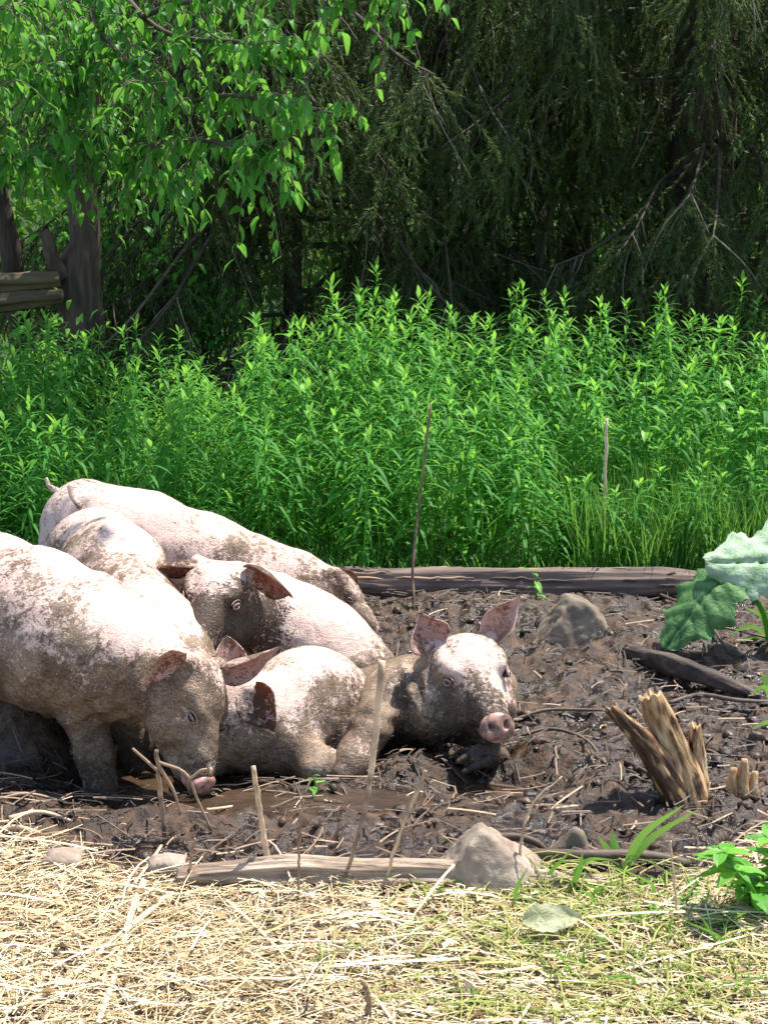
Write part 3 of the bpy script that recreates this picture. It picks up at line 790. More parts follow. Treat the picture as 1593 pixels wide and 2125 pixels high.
# ------------------------------------------------------------------ logs, rocks, stump, branches
def log_obj(name, ctrl, radii, mat, label, cat, n=40, sides=20, rough=0.12, freq=6, group=None, tint=0.5):
    pts = curve_pts(ctrl, n)
    rad = np.interp(np.linspace(0, 1, n), np.linspace(0, 1, len(radii)), radii)
    mb = MB(); mb.tube(pts, rad, sides, tint, rough, freq)
    o = mb.obj(name, mat, None, True, Vector(pts[n // 2]) - Z * float(rad[n // 2]))
    return tag(o, label, cat, group)
lz = 0.055
a = at(560, 1215, 5.42); a.z = lz
pts = [Vector((-0.55, 5.46, lz)), at(760, 1212, 5.42), at(960, 1214, 5.40), at(1180, 1216, 5.38), at(1370, 1212, 5.36), at(1445, 1206, 5.36)]
back_log = log_obj('weathered_log', pts, [0.058, 0.062, 0.066, 0.070, 0.060, 0.035], M['old_log'], 'long weathered grey log lying along the back of the wallow', 'log', 170, 44, 0.24, 2.6)
for k in range(26):
    mb = MB()      # raised bark ridges and splits along it
    t = rnd.uniform(0.1, 0.96); i = int(t * 5.0); 
    P = curve_pts(pts, 70); j = int(t * 60); L = rnd.randint(4, 9)
    ang = rnd.uniform(-0.2, 1.9); seg = P[j:j + L]
    if len(seg) < 3: continue
    off = np.array([0, -math.cos(ang), math.sin(ang)]) * 0.064
    mb.tube(seg + off + rng.normal(0, 0.002, seg.shape), 0.006 * np.sin(np.linspace(0.3, 2.9, len(seg))), 6, rnd.uniform(0.3, 0.9), 0.3, 20)
    mb.obj('bark_ridge', M['old_log'], back_log)

g0, g1, g2, g3 = (on_ground(370, 1838), on_ground(600, 1832), on_ground(900, 1838), on_ground(1260, 1850))
pts = [g0 + Z * 0.018, g1 + Z * 0.030, (g1 + g2) / 2 + Z * 0.026, g2 + Z * 0.026, g3 + Z * 0.012]
flog = log_obj('pale_log', pts, [0.020, 0.034, 0.030, 0.030, 0.022], M['pale_log'], 'pale barkless log half buried at the edge of the straw', 'log', 200, 40, 0.5, 4, tint=0.40)
mb = MB(); q = at(560, 1800, g1.y); mb.tube([q + Vector((-0.06, 0, -0.005)), q + Vector((0, 0.005, 0.008)), q + Vector((0.08, 0, 0.0))], [0.006, 0.016, 0.006], 8, 0.55, 0.25, 20)
mb.obj('branch_knot', M['pale_log'], flog)

def rock(name, c, planes, scale, mat, label, sub=4, rough=0.05, tint=0.5, sharp=26.0):
    import bmesh
    bm = bmesh.new(); bmesh.ops.create_icosphere(bm, subdivisions=sub, radius=1)
    V = np.array([v.co[:] for v in bm.verts]); F = np.array([[v.index for v in f.verts] for f in bm.faces]); bm.free()
    V /= np.linalg.norm(V, axis=1)[:, None]
    r = np.full(len(V), 9.0)
    k = sharp
    acc = np.zeros(len(V))
    for n_, d in planes:
        n_ = np.array(n_, dtype=float); n_ /= np.linalg.norm(n_)
        t = np.maximum(V @ n_, 1e-3) / d
        acc += t ** k
    r = acc ** (-1 / k)
    V = V * r[:, None]
    V = V * (1 + rough * fbm(V * 2.2 + c[0] * 7, 4)[:, None] + rough * 0.4 * fbm(V * 7, 3)[:, None])
    V = V * np.array(scale)
    me = to_mesh(name, V, [F], mat, True, {'tint': np.full(len(V), tint) + 0.15 * fbm(V * 12, 3)})
    return tag(link(name, me, None, c), label, 'rock')
box = [((1, 0, 0), 1), ((-1, 0, 0), 1), ((0, 1, 0), 1), ((0, -1, 0), 1), ((0, 0, 1), 1), ((0, 0, -1), 1)]
pt = [((-0.87, 0.0, 0.50), 0.55), ((0.74, 0.0, 0.67), 0.60), ((0.10, -0.90, 0.42), 0.50), ((0, 0.9, 0.40), 0.6), ((0.1, -0.1, 1), 0.90), ((0, 0, -1), 0.6), ((-0.5, -0.8, 0.35), 0.56), ((0.6, -0.7, 0.45), 0.60), ((0.95, 0, 0.1), 0.95), ((-0.95, 0, 0.1), 0.8)]
g = on_ground(1005, 1875)
rock('pointed_rock', g + Vector((0.005, 0.07, 0.035)), pt, (0.160, 0.130, 0.125), M['rock'], 'pale grey-tan pointed rock standing at the edge of the straw', 5, 0.12, sharp=60.0)
g = on_ground(130, 1812)
rock('stone', g + Vector((0, 0.02, 0.008)), box, (0.042, 0.035, 0.034), M['rock'], 'small rounded grey stone in the straw at left', 3, 0.25)
g = on_ground(345, 1815)
rock('stone', g + Vector((0, 0.02, 0.005)), box, (0.040, 0.03, 0.026), M['rock'], 'small tan stone beside the left end of the pale log', 3, 0.3, 0.65)
g = on_ground(1205, 1335)
rock('boulder', g + Vector((0, 0.07, 0.01)), [((0.7, 0, 0.75), 0.75), ((-0.8, -0.1, 0.6), 0.85), ((0, -0.85, 0.5), 0.8), ((0, 0.9, 0.3), 0.9), ((0.1, 0, 1), 0.95), ((0, 0, -1), 0.8), ((0.9, -0.4, 0.2), 0.9)],
     (0.125, 0.10, 0.135), M['muddy_rock'], 'round mud-smeared brown boulder in front of the weathered log', 5, 0.11)
g = on_ground(1190, 1790)
rock('flat_stone', g + Vector((0, 0.03, 0.02)), [((0.9, 0, 0.45), 0.7), ((-0.7, -0.1, 0.7), 0.6), ((0, -0.9, 0.4), 0.6), ((0, 0.9, 0.4), 0.6), ((0, 0, -1), 0.5), ((0.3, 0, 1), 0.75)], (0.05, 0.035, 0.07), M['muddy_rock'], 'small brown upright stone behind the pointed rock', 3, 0.2)

# broken stump of three prongs
g = on_ground(1435, 1665)
stump = empty('broken_stump', g)
tag(stump, 'split yellow and dark stump with three jagged prongs in the mud', 'stump')
def prong(ctrl, rad, tint, seed):
    p0, p1 = Vector(ctrl[0]), Vector(ctrl[-1])
    qt = (p1 - p0).normalized().to_track_quat('Z', 'X'); qi = qt.inverted()
    loc = [qi @ (Vector(c) - p0) for c in ctrl]
    n, sides = 54, 34
    pts = curve_pts(loc, n); th = np.linspace(0, 2 * np.pi, sides, endpoint=False)
    rr_ = np.interp(np.linspace(0, 1, n), np.linspace(0, 1, len(rad)), rad)[:, None]
    T_, A_ = np.meshgrid(np.linspace(0, 1, n), th, indexing='ij')
    q = np.stack([np.cos(A_) * 3.2 + seed * 9, np.sin(A_) * 3.2, T_ * 1.6], -1)
    r_ = rr_ * (1 + 0.20 * fbm(q, 3) + 0.14 * vnoise(q * np.array([3, 3, 1.6])) + 0.12 * vnoise(q * np.array([7, 7, 3])))
    jag = np.where(T_ > 0.9, (T_ - 0.9) * 10, 0) * (0.016 * fbm(np.stack([np.cos(A_) * 4 + seed, np.sin(A_) * 4, 0 * A_], -1), 2) + 0.01)
    V = np.stack([pts[:, None, 0] + r_ * np.cos(A_), pts[:, None, 1] + r_ * np.sin(A_), pts[:, None, 2] + jag], -1)
    idx = np.arange(n * sides).reshape(n, sides); nx_ = np.roll(idx, -1, 1)
    Q = np.stack([idx[:-1], nx_[:-1], nx_[1:], idx[1:]], -1).reshape(-1, 4)
    V = np.concatenate([V.reshape(-1, 3), [pts[-1] - np.array([0, 0, 0.012])]])
    cap = np.stack([np.full(sides, n * sides), idx[-1], nx_[-1]], -1)
    tn = np.concatenate([(tint + 0.55 * fbm(q * np.array([0.9, 0.9, 5.0]) + 5, 4)).ravel(), [0.9]])
    pr = link('prong', to_mesh('prong', V, [Q, cap], M['split_wood'], True, {'tint': tn}), stump, p0 - stump.location)
    pr.rotation_euler = qt.to_euler()
    return pr
Yb = g.y
prong([at(1432, 1680, Yb), at(1410, 1590, Yb + 0.03), at(1378, 1515, Yb + 0.05), at(1350, 1450, Yb + 0.06)], [0.050, 0.041, 0.037, 0.031], 0.56, 1)
prong([at(1405, 1670, Yb - 0.01), at(1372, 1600, Yb), at(1325, 1530, Yb + 0.0), at(1270, 1475, Yb + 0.0)], [0.036, 0.036, 0.028, 0.016], 0.36, 2)
prong([at(1450, 1650, Yb + 0.02), at(1446, 1580, Yb + 0.05), at(1441, 1512, Yb + 0.05)], [0.026, 0.022, 0.014], 0.62, 3)
g = on_ground(1540, 1645)
s2 = empty('rotten_stub', g); tag(s2, 'low orange rotten wood stub at the right edge of the mud', 'stump')
for dx, hh, r in ((-22, 62, 0.018), (0, 80, 0.02), (22, 55, 0.016)):
    mb = MB(); mb.tube(curve_pts([at(1540 + dx, 1655, g.y), at(1541 + dx, 1655 - hh / 2, g.y + 0.01), at(1543 + dx, 1655 - hh, g.y + 0.02)], 10), np.linspace(r, r * 0.5, 10), 9, 0.62, 0.35, 30)
    mb.obj('splinter', M['split_wood'], s2)

log_obj('dark_branch', [on_ground(1300, 1362) + Z * 0.02, on_ground(1400, 1400) + Z * 0.03, on_ground(1490, 1430) + Z * 0.025, on_ground(1575, 1455) + Z * 0.01],
        [0.022, 0.034, 0.026, 0.012], M['old_log'], 'thick dark wet branch lying behind the split stump', 'branch', 60, 22, 0.5, 6, tint=0.28)
def stick(ctrl, r0, r1, label, mat='twig', tint=0.5, cat='stick', name='stick', lift=0.006, rough=0.12, sides=7, group=None):
    pts = curve_pts(ctrl, 24)
    mb = MB(); mb.tube(pts, np.linspace(r0, r1, 24), sides, tint, rough, 40)
    o = mb.obj(name, M[mat], None, True, Vector(pts[0]))
    return tag(o, label, cat, group)
G = lambda px, py, l=0.008: on_ground(px, py) + Z * l
stick([G(1065, 1500), G(1130, 1487, 0.02), G(1210, 1482, 0.014), G(1285, 1480)], 0.006, 0.004, 'thin reddish stick lying left of the split stump', tint=0.6)
stick([G(1385, 1466, 0.01), G(1450, 1462, 0.03), G(1530, 1468, 0.022), G(1605, 1462)], 0.008, 0.006, 'thin dark stick lying right of the split stump tip', tint=0.55)
stick([G(1080, 1530), G(1150, 1530, 0.025), G(1215, 1556, 0.03), G(1255, 1590)], 0.006, 0.004, 'crooked twig in the mud below the reddish stick', tint=0.6)
stick([G(1255, 1578), G(1310, 1600, 0.02), G(1385, 1640)], 0.006, 0.005, 'short straight dark twig leaning to the stump base', tint=0.25)
stick([G(1000, 1752, 0.015), G(1060, 1760, 0.03), G(1110, 1770, 0.028), G(1140, 1782)], 0.010, 0.008, 'short dark stick lying behind the pointed rock', tint=0.4)
stick([G(1090, 1790, 0.02), G(1200, 1800, 0.03), G(1330, 1795, 0.025), G(1430, 1800)], 0.015, 0.012, 'brown branch on the mud right of the pointed rock', tint=0.5)
stick([G(1370, 1245, 0.02), G(1450, 1290, 0.03), G(1510, 1370, 0.03)], 0.006, 0.004, 'thin twig under the low burdock leaf', tint=0.5)
stick([G(1400, 1335, 0.02), G(1480, 1325, 0.04), G(1590, 1335, 0.02)], 0.005, 0.004, 'thin bare twig below the burdock leaves', tint=0.6)
stick([G(0, 1665, 0.01), G(60, 1662, 0.02), G(140, 1672, 0.01)], 0.004, 0.003, 'thin orange straw on the mud at far left', 'stalk', 0.7)
stick([G(20, 1708, 0.012), G(75, 1698, 0.016), G(110, 1702, 0.016), G(150, 1712, 0.01)], 0.007, 0.004, 'pale bent bark piece in the mud at far left', 'stalk', 0.95)
stick([G(-10, 1735, 0.015), G(40, 1730, 0.016), G(85, 1738, 0.01)], 0.009, 0.005, 'pale bark chip lying at the left edge', 'stalk', 0.9)
stick([G(430, 1690, 0.012), G(520, 1686, 0.02), G(600, 1690, 0.012)], 0.004, 0.003, 'thin pale straw lying on mud behind the pale log', 'stalk', 0.85)

# upright dry stalks: foot on the ground, top at the height seen
def upright(foot, mids, top, r0, r1, label, tint, dy=0.0, mat='stalk'):
    f = on_ground(*foot)
    pts = [f - Z * 0.02]
    n = len(mids) + 1
    for i, m_ in enumerate(mids): pts.append(at(m_[0], m_[1], f.y + dy * (i + 1) / n))
    pts.append(at(top[0], top[1], f.y + dy))
    pp = curve_pts(pts, 22); jr = np.random.default_rng(int(foot[0])); pp[1:] += jr.normal(0, 0.0011, (21, 3))
    tint = np.clip(tint + jr.normal(0, 0.14, 22), 0.05, 1)
    mb = MB(); mb.tube(pp, np.linspace(r0, r1, 22) * jr.uniform(0.88, 1.1, 22), 7, tint, 0.15, 30)
    o = mb.obj('dry_stalk', M[mat], None, True, f)
    return tag(o, label, 'stalk'), f
t_two = np.concatenate([np.full(11, 0.3), np.full(11, 0.95)])
upright((562, 1818), [(545, 1720)], (526, 1590), 0.0075, 0.006, 'upright tan stalk rising from the pale log below the curled pig', 0.85)
upright((703, 1845), [(755, 1690), (775, 1560)], (793, 1372), 0.0045, 0.0085, 'tallest tan stalk leaning in front of the pig leg', np.concatenate([np.full(12, 0.4), np.full(10, 0.9)]), 0.10)
upright((790, 1845), [(830, 1730)], (884, 1600), 0.0045, 0.0045, 'leaning pinkish stalk right of the tallest stalk', 0.72)
upright((860, 1262), [(856, 1180), (868, 1060)], (893, 835), 0.006, 0.004, 'thin dark dead stem standing among the green weeds', 0.15, 0.25)
upright((1247, 1190), [(1252, 1060)], (1258, 868), 0.008, 0.006, 'pale yellow dead stem standing among the green weeds', 1.0, 0.10)
upright((1402, 1185), [(1370, 1130), (1330, 1085)], (1275, 1062), 0.006, 0.003, 'arched dry stem drooping over the log end', 0.9, 0.05)
upright((378, 845), [], (380, 705), 0.008, 0.006, 'pale bare stem standing near the low shrub', 0.75, 0.0) if False else None
upright((620, 1885), [(618, 1800), (622, 1740)], (630, 1660), 0.0035, 0.002, 'fine brown upright stem left of the tallest stalk', 0.4)
upright((385, 1850), [(395, 1790)], (405, 1740), 0.004, 0.003, 'short brown twig at the end of the pale log', 0.5)
upright((1070, 1830), [(1085, 1730), (1110, 1660)], (1165, 1612), 0.004, 0.002, 'thin green and straw stem behind the pointed rock', 0.85)
upright((1415, 1935), [(1400, 1860)], (1390, 1745), 0.0035, 0.002, 'fine straw stem right of the grass tuft', 0.85)
upright((755, 2140), [(765, 2080)], (752, 2035), 0.007, 0.005, 'short brown broken stem in straw at the bottom edge', 0.35)
# forked dead twig in front of the front pig's snout
tw, f = upright((345, 1745), [(333, 1650)], (325, 1555), 0.0065, 0.0055, 'forked dead twig standing below the front pig snout', 0.45)
for ctrl in ([(330, 1590), (360, 1640), (375, 1690)], [(330, 1582), (385, 1605), (410, 1660), (440, 1725)], [(328, 1600), (300, 1575), (275, 1553)], [(392, 1620), (415, 1600), (430, 1596)]):
    mb = MB(); mb.tube(curve_pts([at(x, y, f.y - 0.01) for x, y in ctrl], 14), np.linspace(0.0042, 0.003, 14), 6, 0.5, 0.1, 30)
    mb.obj('side_twig', M['stalk'], tw)
# long stalks lying across the straw
for k, (c, r, lb) in enumerate((([(300, 1845), (270, 1930), (240, 2040), (205, 2150)], 0.0085, 'thick pale straw stalk lying towards the bottom edge at left'),
                                ([(345, 1880), (250, 1965), (130, 2060), (10, 2130)], 0.0070, 'long pale stalk crossing the straw to the lower left corner'),
                                ([(480, 2045), (620, 2060), (790, 2052)], 0.0045, 'thin straight straw lying near the bottom centre'),
                                ([(520, 1990), (640, 1985), (800, 1965)], 0.0055, 'pale straw stalk lying right of the bottom centre'),
                                ([(1040, 2080), (1150, 2050), (1280, 2040)], 0.0055, 'curved pale straw stalk in the lower right straw'),
                                ([(1200, 1950), (1320, 1990), (1480, 2040)], 0.0040, 'thin straw stalk near the lower right corner'))):
    stick([on_ground(x, y) + Z * (0.02 + 0.006 * (i % 2)) for i, (x, y) in enumerate(c)], r, r * 0.7, lb, 'straw', 0.95, 'stalk', 'straw_stalk', rough=0.05)

# ------------------------------------------------------------------ leaves and plants: shapes
def leaf_strip(mb, p, d, up, L, W, bend=0.4, nseg=4, tint=0.5, fold=0.15, shape=0.9):
    """leaf blade: p base, d direction, up normal; drooping by bend"""
    d = np.array(list(d), dtype=float); d /= np.linalg.norm(d) + 1e-9
    up = np.array(list(up), dtype=float); up = up - d * (up @ d); up /= np.linalg.norm(up) + 1e-9
    s = np.cross(d, up)
    t = np.linspace(0, 1, nseg + 1)
    mid = np.array(list(p)) + d * (L * t)[:, None] * (1 - 0.25 * bend * t[:, None]) - up * (bend * L * t ** 2)[:, None]
    w = W * np.sin(np.pi * np.clip(t * 0.93 + 0.05, 0, 1)) ** shape * 0.5
    A = mid + s * w[:, None] + up * (w * fold)[:, None]; B = mid - s * w[:, None] + up * (w * fold)[:, None]
    n = nseg + 1
    V = np.concatenate([A, mid, B])
    i = np.arange(nseg)
    Q = np.concatenate([np.stack([i, i + 1, i + 1 + n, i + n], -1), np.stack([i + n, i + n + 1, i + 1 + 2 * n, i + 2 * n], -1)])
    mb.add(V, Q, None, tint)

def goldenrod_meshes(seed, h, wide=1.0):
    r = random.Random(seed)
    st, lf = MB(), MB()
    lean = Vector((r.uniform(-0.10, 0.10), r.uniform(-0.08, 0.05), 0))
    pos = lambda t: lean * (h * t * t) + Z * (h * t) + Vector((0.01 * math.sin(5 * t + seed), 0.01 * math.cos(4 * t + seed), 0))
    st.tube([pos(t) for t in np.linspace(0, 1, 8)], np.linspace(0.0045, 0.0018, 8), 5, 0.75)
    n = int(26 + 46 * h)
    for k in range(n):
        t = 0.12 + 0.88 * (k / n) ** 0.85
        a = k * 2.39996 + r.uniform(-0.4, 0.4)
        topf = max(0.0, (t - 0.86) / 0.14)
        L = (0.122 - 0.055 * topf) * r.uniform(0.75, 1.2) * (0.8 + 0.4 * math.sin(math.pi * min(1, t * 1.05)))
        elev = 0.35 + 0.9 * topf + r.uniform(-0.25, 0.25)
        d = Vector((math.cos(a) * math.cos(elev), math.sin(a) * math.cos(elev), math.sin(elev)))
        leaf_strip(lf, pos(t), d, Z - d * 0.1, L, 0.0145 * wide * r.uniform(0.8, 1.2), r.uniform(0.35, 0.95) * (1 - 0.75 * topf), 4,
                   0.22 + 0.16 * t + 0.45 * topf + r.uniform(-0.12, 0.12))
    return st.mesh('goldenrod_stem', M['goldenrod']), lf.mesh('goldenrod_leaves', M['goldenrod'])
protos = []
for k in range(14):
    h = 0.62 + 0.028 * k
    protos.append((h, *goldenrod_meshes(100 + k, h, 1.0 + 0.25 * (k % 3 == 0))))
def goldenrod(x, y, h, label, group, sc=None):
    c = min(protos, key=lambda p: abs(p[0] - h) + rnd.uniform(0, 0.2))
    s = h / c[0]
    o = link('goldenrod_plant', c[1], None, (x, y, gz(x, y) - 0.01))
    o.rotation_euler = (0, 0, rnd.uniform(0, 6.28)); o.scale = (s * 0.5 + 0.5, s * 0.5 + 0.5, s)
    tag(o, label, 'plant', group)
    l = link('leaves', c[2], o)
    return o
placed = []
tries = 0
while len(placed) < 298 and tries < 30000:
    tries += 1
    Y = 5.56 + 2.55 * rnd.random() ** 0.95
    half = 0.285 * Y + 0.15
    X = rnd.uniform(-half, half)
    if any((X - a) ** 2 + (Y - b) ** 2 < 0.095 ** 2 for a, b in placed): continue
    if Y < 5.75 and X < -0.45 and rnd.random() < 0.5: continue
    px = X / (Y * CP + 0.2) * FPX + 796
    if 180 < px < 520 and Y > 6.9 and rnd.random() < 0.75: continue
    placed.append((X, Y))
    top = 0.62 + 0.22 * min(1, (Y - 5.6) / 1.6)
    top -= 0.05 if px > 900 else 0.0
    if px > 1250: top += 0.07 * (px - 1250) / 340
    if px < 520: top -= 0.12
    if 500 < px < 800 and 6.1 < Y < 7: top += 0.10
    h = top * rnd.uniform(0.85, 1.10) * (1 + 0.22 * float(vnoise(np.array([X * 2.6, Y * 1.6, 3.3]))))
    if px < 120: h *= 1.12
    if px > 1150 and Y < 6.0: h *= 0.65
    row = 0 if Y < 6.3 else (1 if Y < 7.2 else 2)
    side = 'left part' if px < 560 else ('middle' if px < 1080 else 'right part')
    lab = ['narrow-leaved green weed in the front of the thicket, %s', 'narrow-leaved green weed deep in the thicket, %s', 'narrow-leaved green weed at the back edge of the thicket, %s'][row] % side
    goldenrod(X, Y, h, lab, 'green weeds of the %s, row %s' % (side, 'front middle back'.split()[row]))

# low ground cover between the stems, and grass
def blades(name, n, region, hmin, hmax, w, mat, label, cat, tmin=0.1, tmax=0.8, seed=1, lean=0.5):
    r = np.random.default_rng(seed)
    x0, x1, y0, y1 = region
    X = r.uniform(x0, x1, n); Y = r.uniform(y0, y1, n); a = r.uniform(0, 2 * np.pi, n)
    Hh = r.uniform(hmin, hmax, n); ln = r.uniform(0.1, lean, n); wd = w * r.uniform(0.6, 1.3, n)
    z0 = ground_z(X, Y) - 0.005
    t = np.array([0, 0.35, 0.7, 1.0]); wt = np.array([0.7, 1, 0.7, 0.05])
    d = np.stack([np.cos(a), np.sin(a)], -1); s = np.stack([-np.sin(a), np.cos(a)], -1)
    V = np.zeros((n, 4, 2, 3))
    for i in range(4):
        c = np.stack([X, Y], -1) + d * (Hh * ln * t[i] ** 1.7)[:, None]
        zz = z0 + Hh * (t[i] - 0.35 * ln * t[i] ** 2.5)
        for q, sg in ((0, -1), (1, 1)):
            V[:, i, q, :2] = c + s * (sg * wd * wt[i] * 0.5)[:, None]
            V[:, i, q, 2] = zz
    b = np.arange(n)[:, None] * 8
    Q = np.concatenate([b + np.array([2 * i, 2 * i + 1, 2 * i + 3, 2 * i + 2]) for i in range(3)])
    me = to_mesh(name, V.reshape(-1, 3), [Q], M[mat], True, {'tint': np.repeat(r.uniform(tmin, tmax, n), 8)})
    return tag(link(name, me), label, cat, kind='stuff')
blades('grass', 3600, (-1.9, 1.9, 5.48, 6.1), 0.05, 0.17, 0.006, 'grass', 'green grass growing along the back of the log', 'grass', 0.0, 0.45, 3, 0.9)
blades('tall_grass', 3200, (0.75, 2.1, 5.5, 6.5), 0.22, 0.48, 0.007, 'grass', 'tall dark green grass at the right behind the log', 'grass', 0.0, 0.35, 4)
blades('thicket_undergrowth', 9000, (-2.7, 2.7, 6.0, 8.8), 0.15, 0.42, 0.010, 'goldenrod', 'mixed green undergrowth filling the weed thicket', 'undergrowth', 0.05, 0.5, 5, 0.9)
blades('meadow_grass', 5000, (-9, 9, 8.0, 17), 0.15, 0.5, 0.02, 'goldenrod', 'shaded grass under the trees', 'grass', 0.0, 0.4, 6, 0.9)

# broad-leaved weeds with leaves one can pick out
def ovate_mesh(name, L, W, bend, mat, tint, seed=0, rag=0.0, nseg=6, fold=0.25, nw=3):
    r = np.random.default_rng(seed)
    t = np.linspace(0, 1, nseg + 1)
    w = W * 0.5 * np.sin(np.pi * np.clip(t ** 0.8 * 0.98 + 0.01, 0, 1)) ** 0.8 * (1 + rag * r.uniform(-1, 1, nseg + 1))
    vs_ = np.linspace(-1, 1, 2 * nw + 1)
    P = np.stack([np.stack([L * t, w * v, -bend * L * t ** 2 + fold * w * abs(v) + 0.04 * L * np.sin(9 * t + 3 * v + seed) * abs(v)], -1) for v in vs_], 1)
    n0, n1 = P.shape[:2]
    idx = np.arange(n0 * n1).reshape(n0, n1)
    Q = np.stack([idx[:-1, :-1], idx[1:, :-1], idx[1:, 1:], idx[:-1, 1:]], -1).reshape(-1, 4)
    tt = tint + 0.12 * np.abs(np.broadcast_to(vs_, (n0, n1))) - 0.06
    return to_mesh(name, P.reshape(-1, 3), [Q], M[mat], True, {'tint': tt.ravel()})
weed_leaf = [ovate_mesh('weed_leaf', 0.10, 0.036, 0.45, 'weed', 0.45 + 0.12 * k, k, nseg=5, nw=2) for k in range(4)]
def put_leaf(mesh, parent, p, d, up, sc=1.0, name='leaf'):
    d = Vector(d).normalized(); up = Vector(up); up = (up - d * up.dot(d)).normalized(); s = up.cross(d)
    o = link(name, mesh, parent)
    m = Matrix((d, s, up)).transposed().to_4x4()
    m.translation = Vector(p)
    o.matrix_basis = m @ Matrix.Scale(sc, 4)
    return o
def broad_weed(foot, top, label, n=16, sc=1.0, dy=0.05, Y=None):
    f = on_ground(*foot) if Y is None else at(foot[0], foot[1], Y)
    if Y is not None: f.z = gz(f.x, f.y)
    tp = at(top[0], top[1], f.y + dy)
    mb = MB(); pts = curve_pts([f, f.lerp(tp, 0.5) + Vector((0.01, 0, 0)), tp], 10)
    mb.tube(pts, np.linspace(0.005, 0.002, 10), 6, 0.5)
    root = mb.obj('leafy_weed', M['weed'], None, True, f)
    tag(root, label, 'plant')
    for k in range(n):
        t = 0.25 + 0.75 * k / (n - 1); a = k * 2.4 + rnd.uniform(-.3, .3)
        p = Vector(pts[min(9, int(t * 9.99))]) - f
        el = 0.2 + 0.6 * max(0, t - 0.8) / 0.2 + rnd.uniform(-0.3, 0.2)
        d = Vector((math.cos(a) * math.cos(el), math.sin(a) * math.cos(el), math.sin(el)))
        put_leaf(weed_leaf[k % 4], root, p, d, Z, sc * rnd.uniform(0.7, 1.1) * (1 - 0.45 * max(0, t - 0.8) / 0.2))
    return root
broad_weed((970, 1172), (962, 862), 'bright broad-leaved weed standing tallest behind the log middle', 18, 1.15)
broad_weed((1085, 1172), (1108, 880), 'bright broad-leaved weed right of the tallest one', 18, 1.0)
broad_weed((820, 1170), (845, 960), 'bright broad-leaved weed beside the thin dark stem', 14, 1.0)
broad_weed((735, 1172), (715, 1095), 'low bright weed behind the back pig head', 12, 0.9, 0.02)
broad_weed((790, 1170), (775, 1130), 'low lime green weed at the log left end', 10, 0.8, 0.02)
broad_weed((960, 1170), (950, 1085), 'low bluish broad-leaved weed behind the log', 9, 1.2, 0.02)
broad_weed((1190, 1170), (1195, 1000), 'slender pale weed left of the yellow dead stem', 12, 0.7)
broad_weed((1110, 1248), (1103, 1185), 'small pale weed sprouting in front of the log', 5, 0.7, 0.0)
broad_weed((645, 1660), (650, 1610), 'small green sprout in the mud below the curled pig', 6, 0.35, 0.0)

bw = [(610, 1120, 600, 700), (690, 1090, 700, 660), (520, 1080, 515, 800), (400, 1040, 395, 780), (1330, 1130, 1340, 760), (1480, 1120, 1490, 690), (1210, 1120, 1215, 800), (1560, 1150, 1565, 860), (40, 1060, 45, 760), (250, 980, 250, 800)]
for k, (fx, fy, tx, ty) in enumerate(bw):
    broad_weed((fx, fy), (tx, ty), 'lighter broad-leaved weed among the narrow-leaved ones, %s' % ['left of the middle', 'near the middle top', 'behind the back pig shoulder', 'behind the back pig', 'right of the yellow dead stem', 'far right and tall', 'beside the yellow dead stem', 'at the right edge', 'at the left edge', 'behind the raised rump'][k], 26, 1.1, 0.1)
# burdock with big pale leaves at the right
def burdock_leaf(parent, p, d, up, L, W, tint, seed, wave=0.06, bend=0.3):
    r = np.random.default_rng(seed)
    nu, nv = 34, 37
    U, Vv = np.meshgrid(np.linspace(0, 1, nu), np.linspace(-1, 1, nv), indexing='ij')
    w = W * 0.5 * np.sin(np.pi * np.clip(U ** 0.75 * 0.9 + 0.09, 0, 1)) ** 0.6
    edge = 1 + 0.16 * np.sin(U * 23 + seed) * np.abs(Vv) ** 4 + 0.07 * np.sin(U * 67) * np.abs(Vv) ** 6
    x = L * U - 0.18 * L * np.abs(Vv) ** 2 * (1 - U); y = w * Vv * edge
    vein = np.abs(np.sin((U * 5.5 - np.abs(Vv) * 1.3) * np.pi)) ** 0.3
    z = -bend * L * U ** 2 - 0.28 * np.abs(Vv) ** 1.6 * w + wave * L * np.sin(7 * U + 2 + seed) * np.abs(Vv) ** 2 + wave * 0.8 * L * np.sin(15 * U + 4 * Vv) * np.abs(Vv) ** 3
    z = z + 0.022 * L * vein + 0.012 * np.minimum(1, np.abs(Vv) * 8)
    z = z + 0.013 * fbm(np.stack([x * 18, y * 18, 0 * x + seed], -1), 3) + 0.005 * fbm(np.stack([x * 45, y * 45, 0 * x + seed], -1), 2)
    idx = np.arange(nu * nv).reshape(nu, nv)
    Q = np.stack([idx[:-1, :-1], idx[1:, :-1], idx[1:, 1:], idx[:-1, 1:]], -1).reshape(-1, 4)
    me = to_mesh('burdock_leaf', np.stack([x, y, z], -1).reshape(-1, 3), [Q], M['burdock'], True, {'tint': np.clip(tint - 0.7 * (1 - vein.ravel()) + 0.15 * fbm(np.stack([x * 9, y * 9, 0 * x], -1), 3).ravel(), 0, 1)})
    return put_leaf(me, parent, p, d, up, 1.0)
bf = on_ground(1600, 1330)
burd = empty('burdock_plant', bf); tag(burd, 'big-leaved burdock with crinkled pale leaf at the right edge', 'plant')
pc = at(1610, 1185, bf.y - 0.05)
burdock_leaf(burd, pc + Vector((0.17, 0.0, 0.02)) - bf, (-0.95, -0.1, 0.06), (-0.1, -0.72, 0.69), 0.42, 0.32, 0.95, 3, 0.030, 0.05)
pc = at(1495, 1215, bf.y - 0.10)
burdock_leaf(burd, pc - bf, (-0.75, -0.45, -0.42), (-0.2, -0.45, 0.85), 0.27, 0.22, 0.42, 5, 0.035, 0.35)
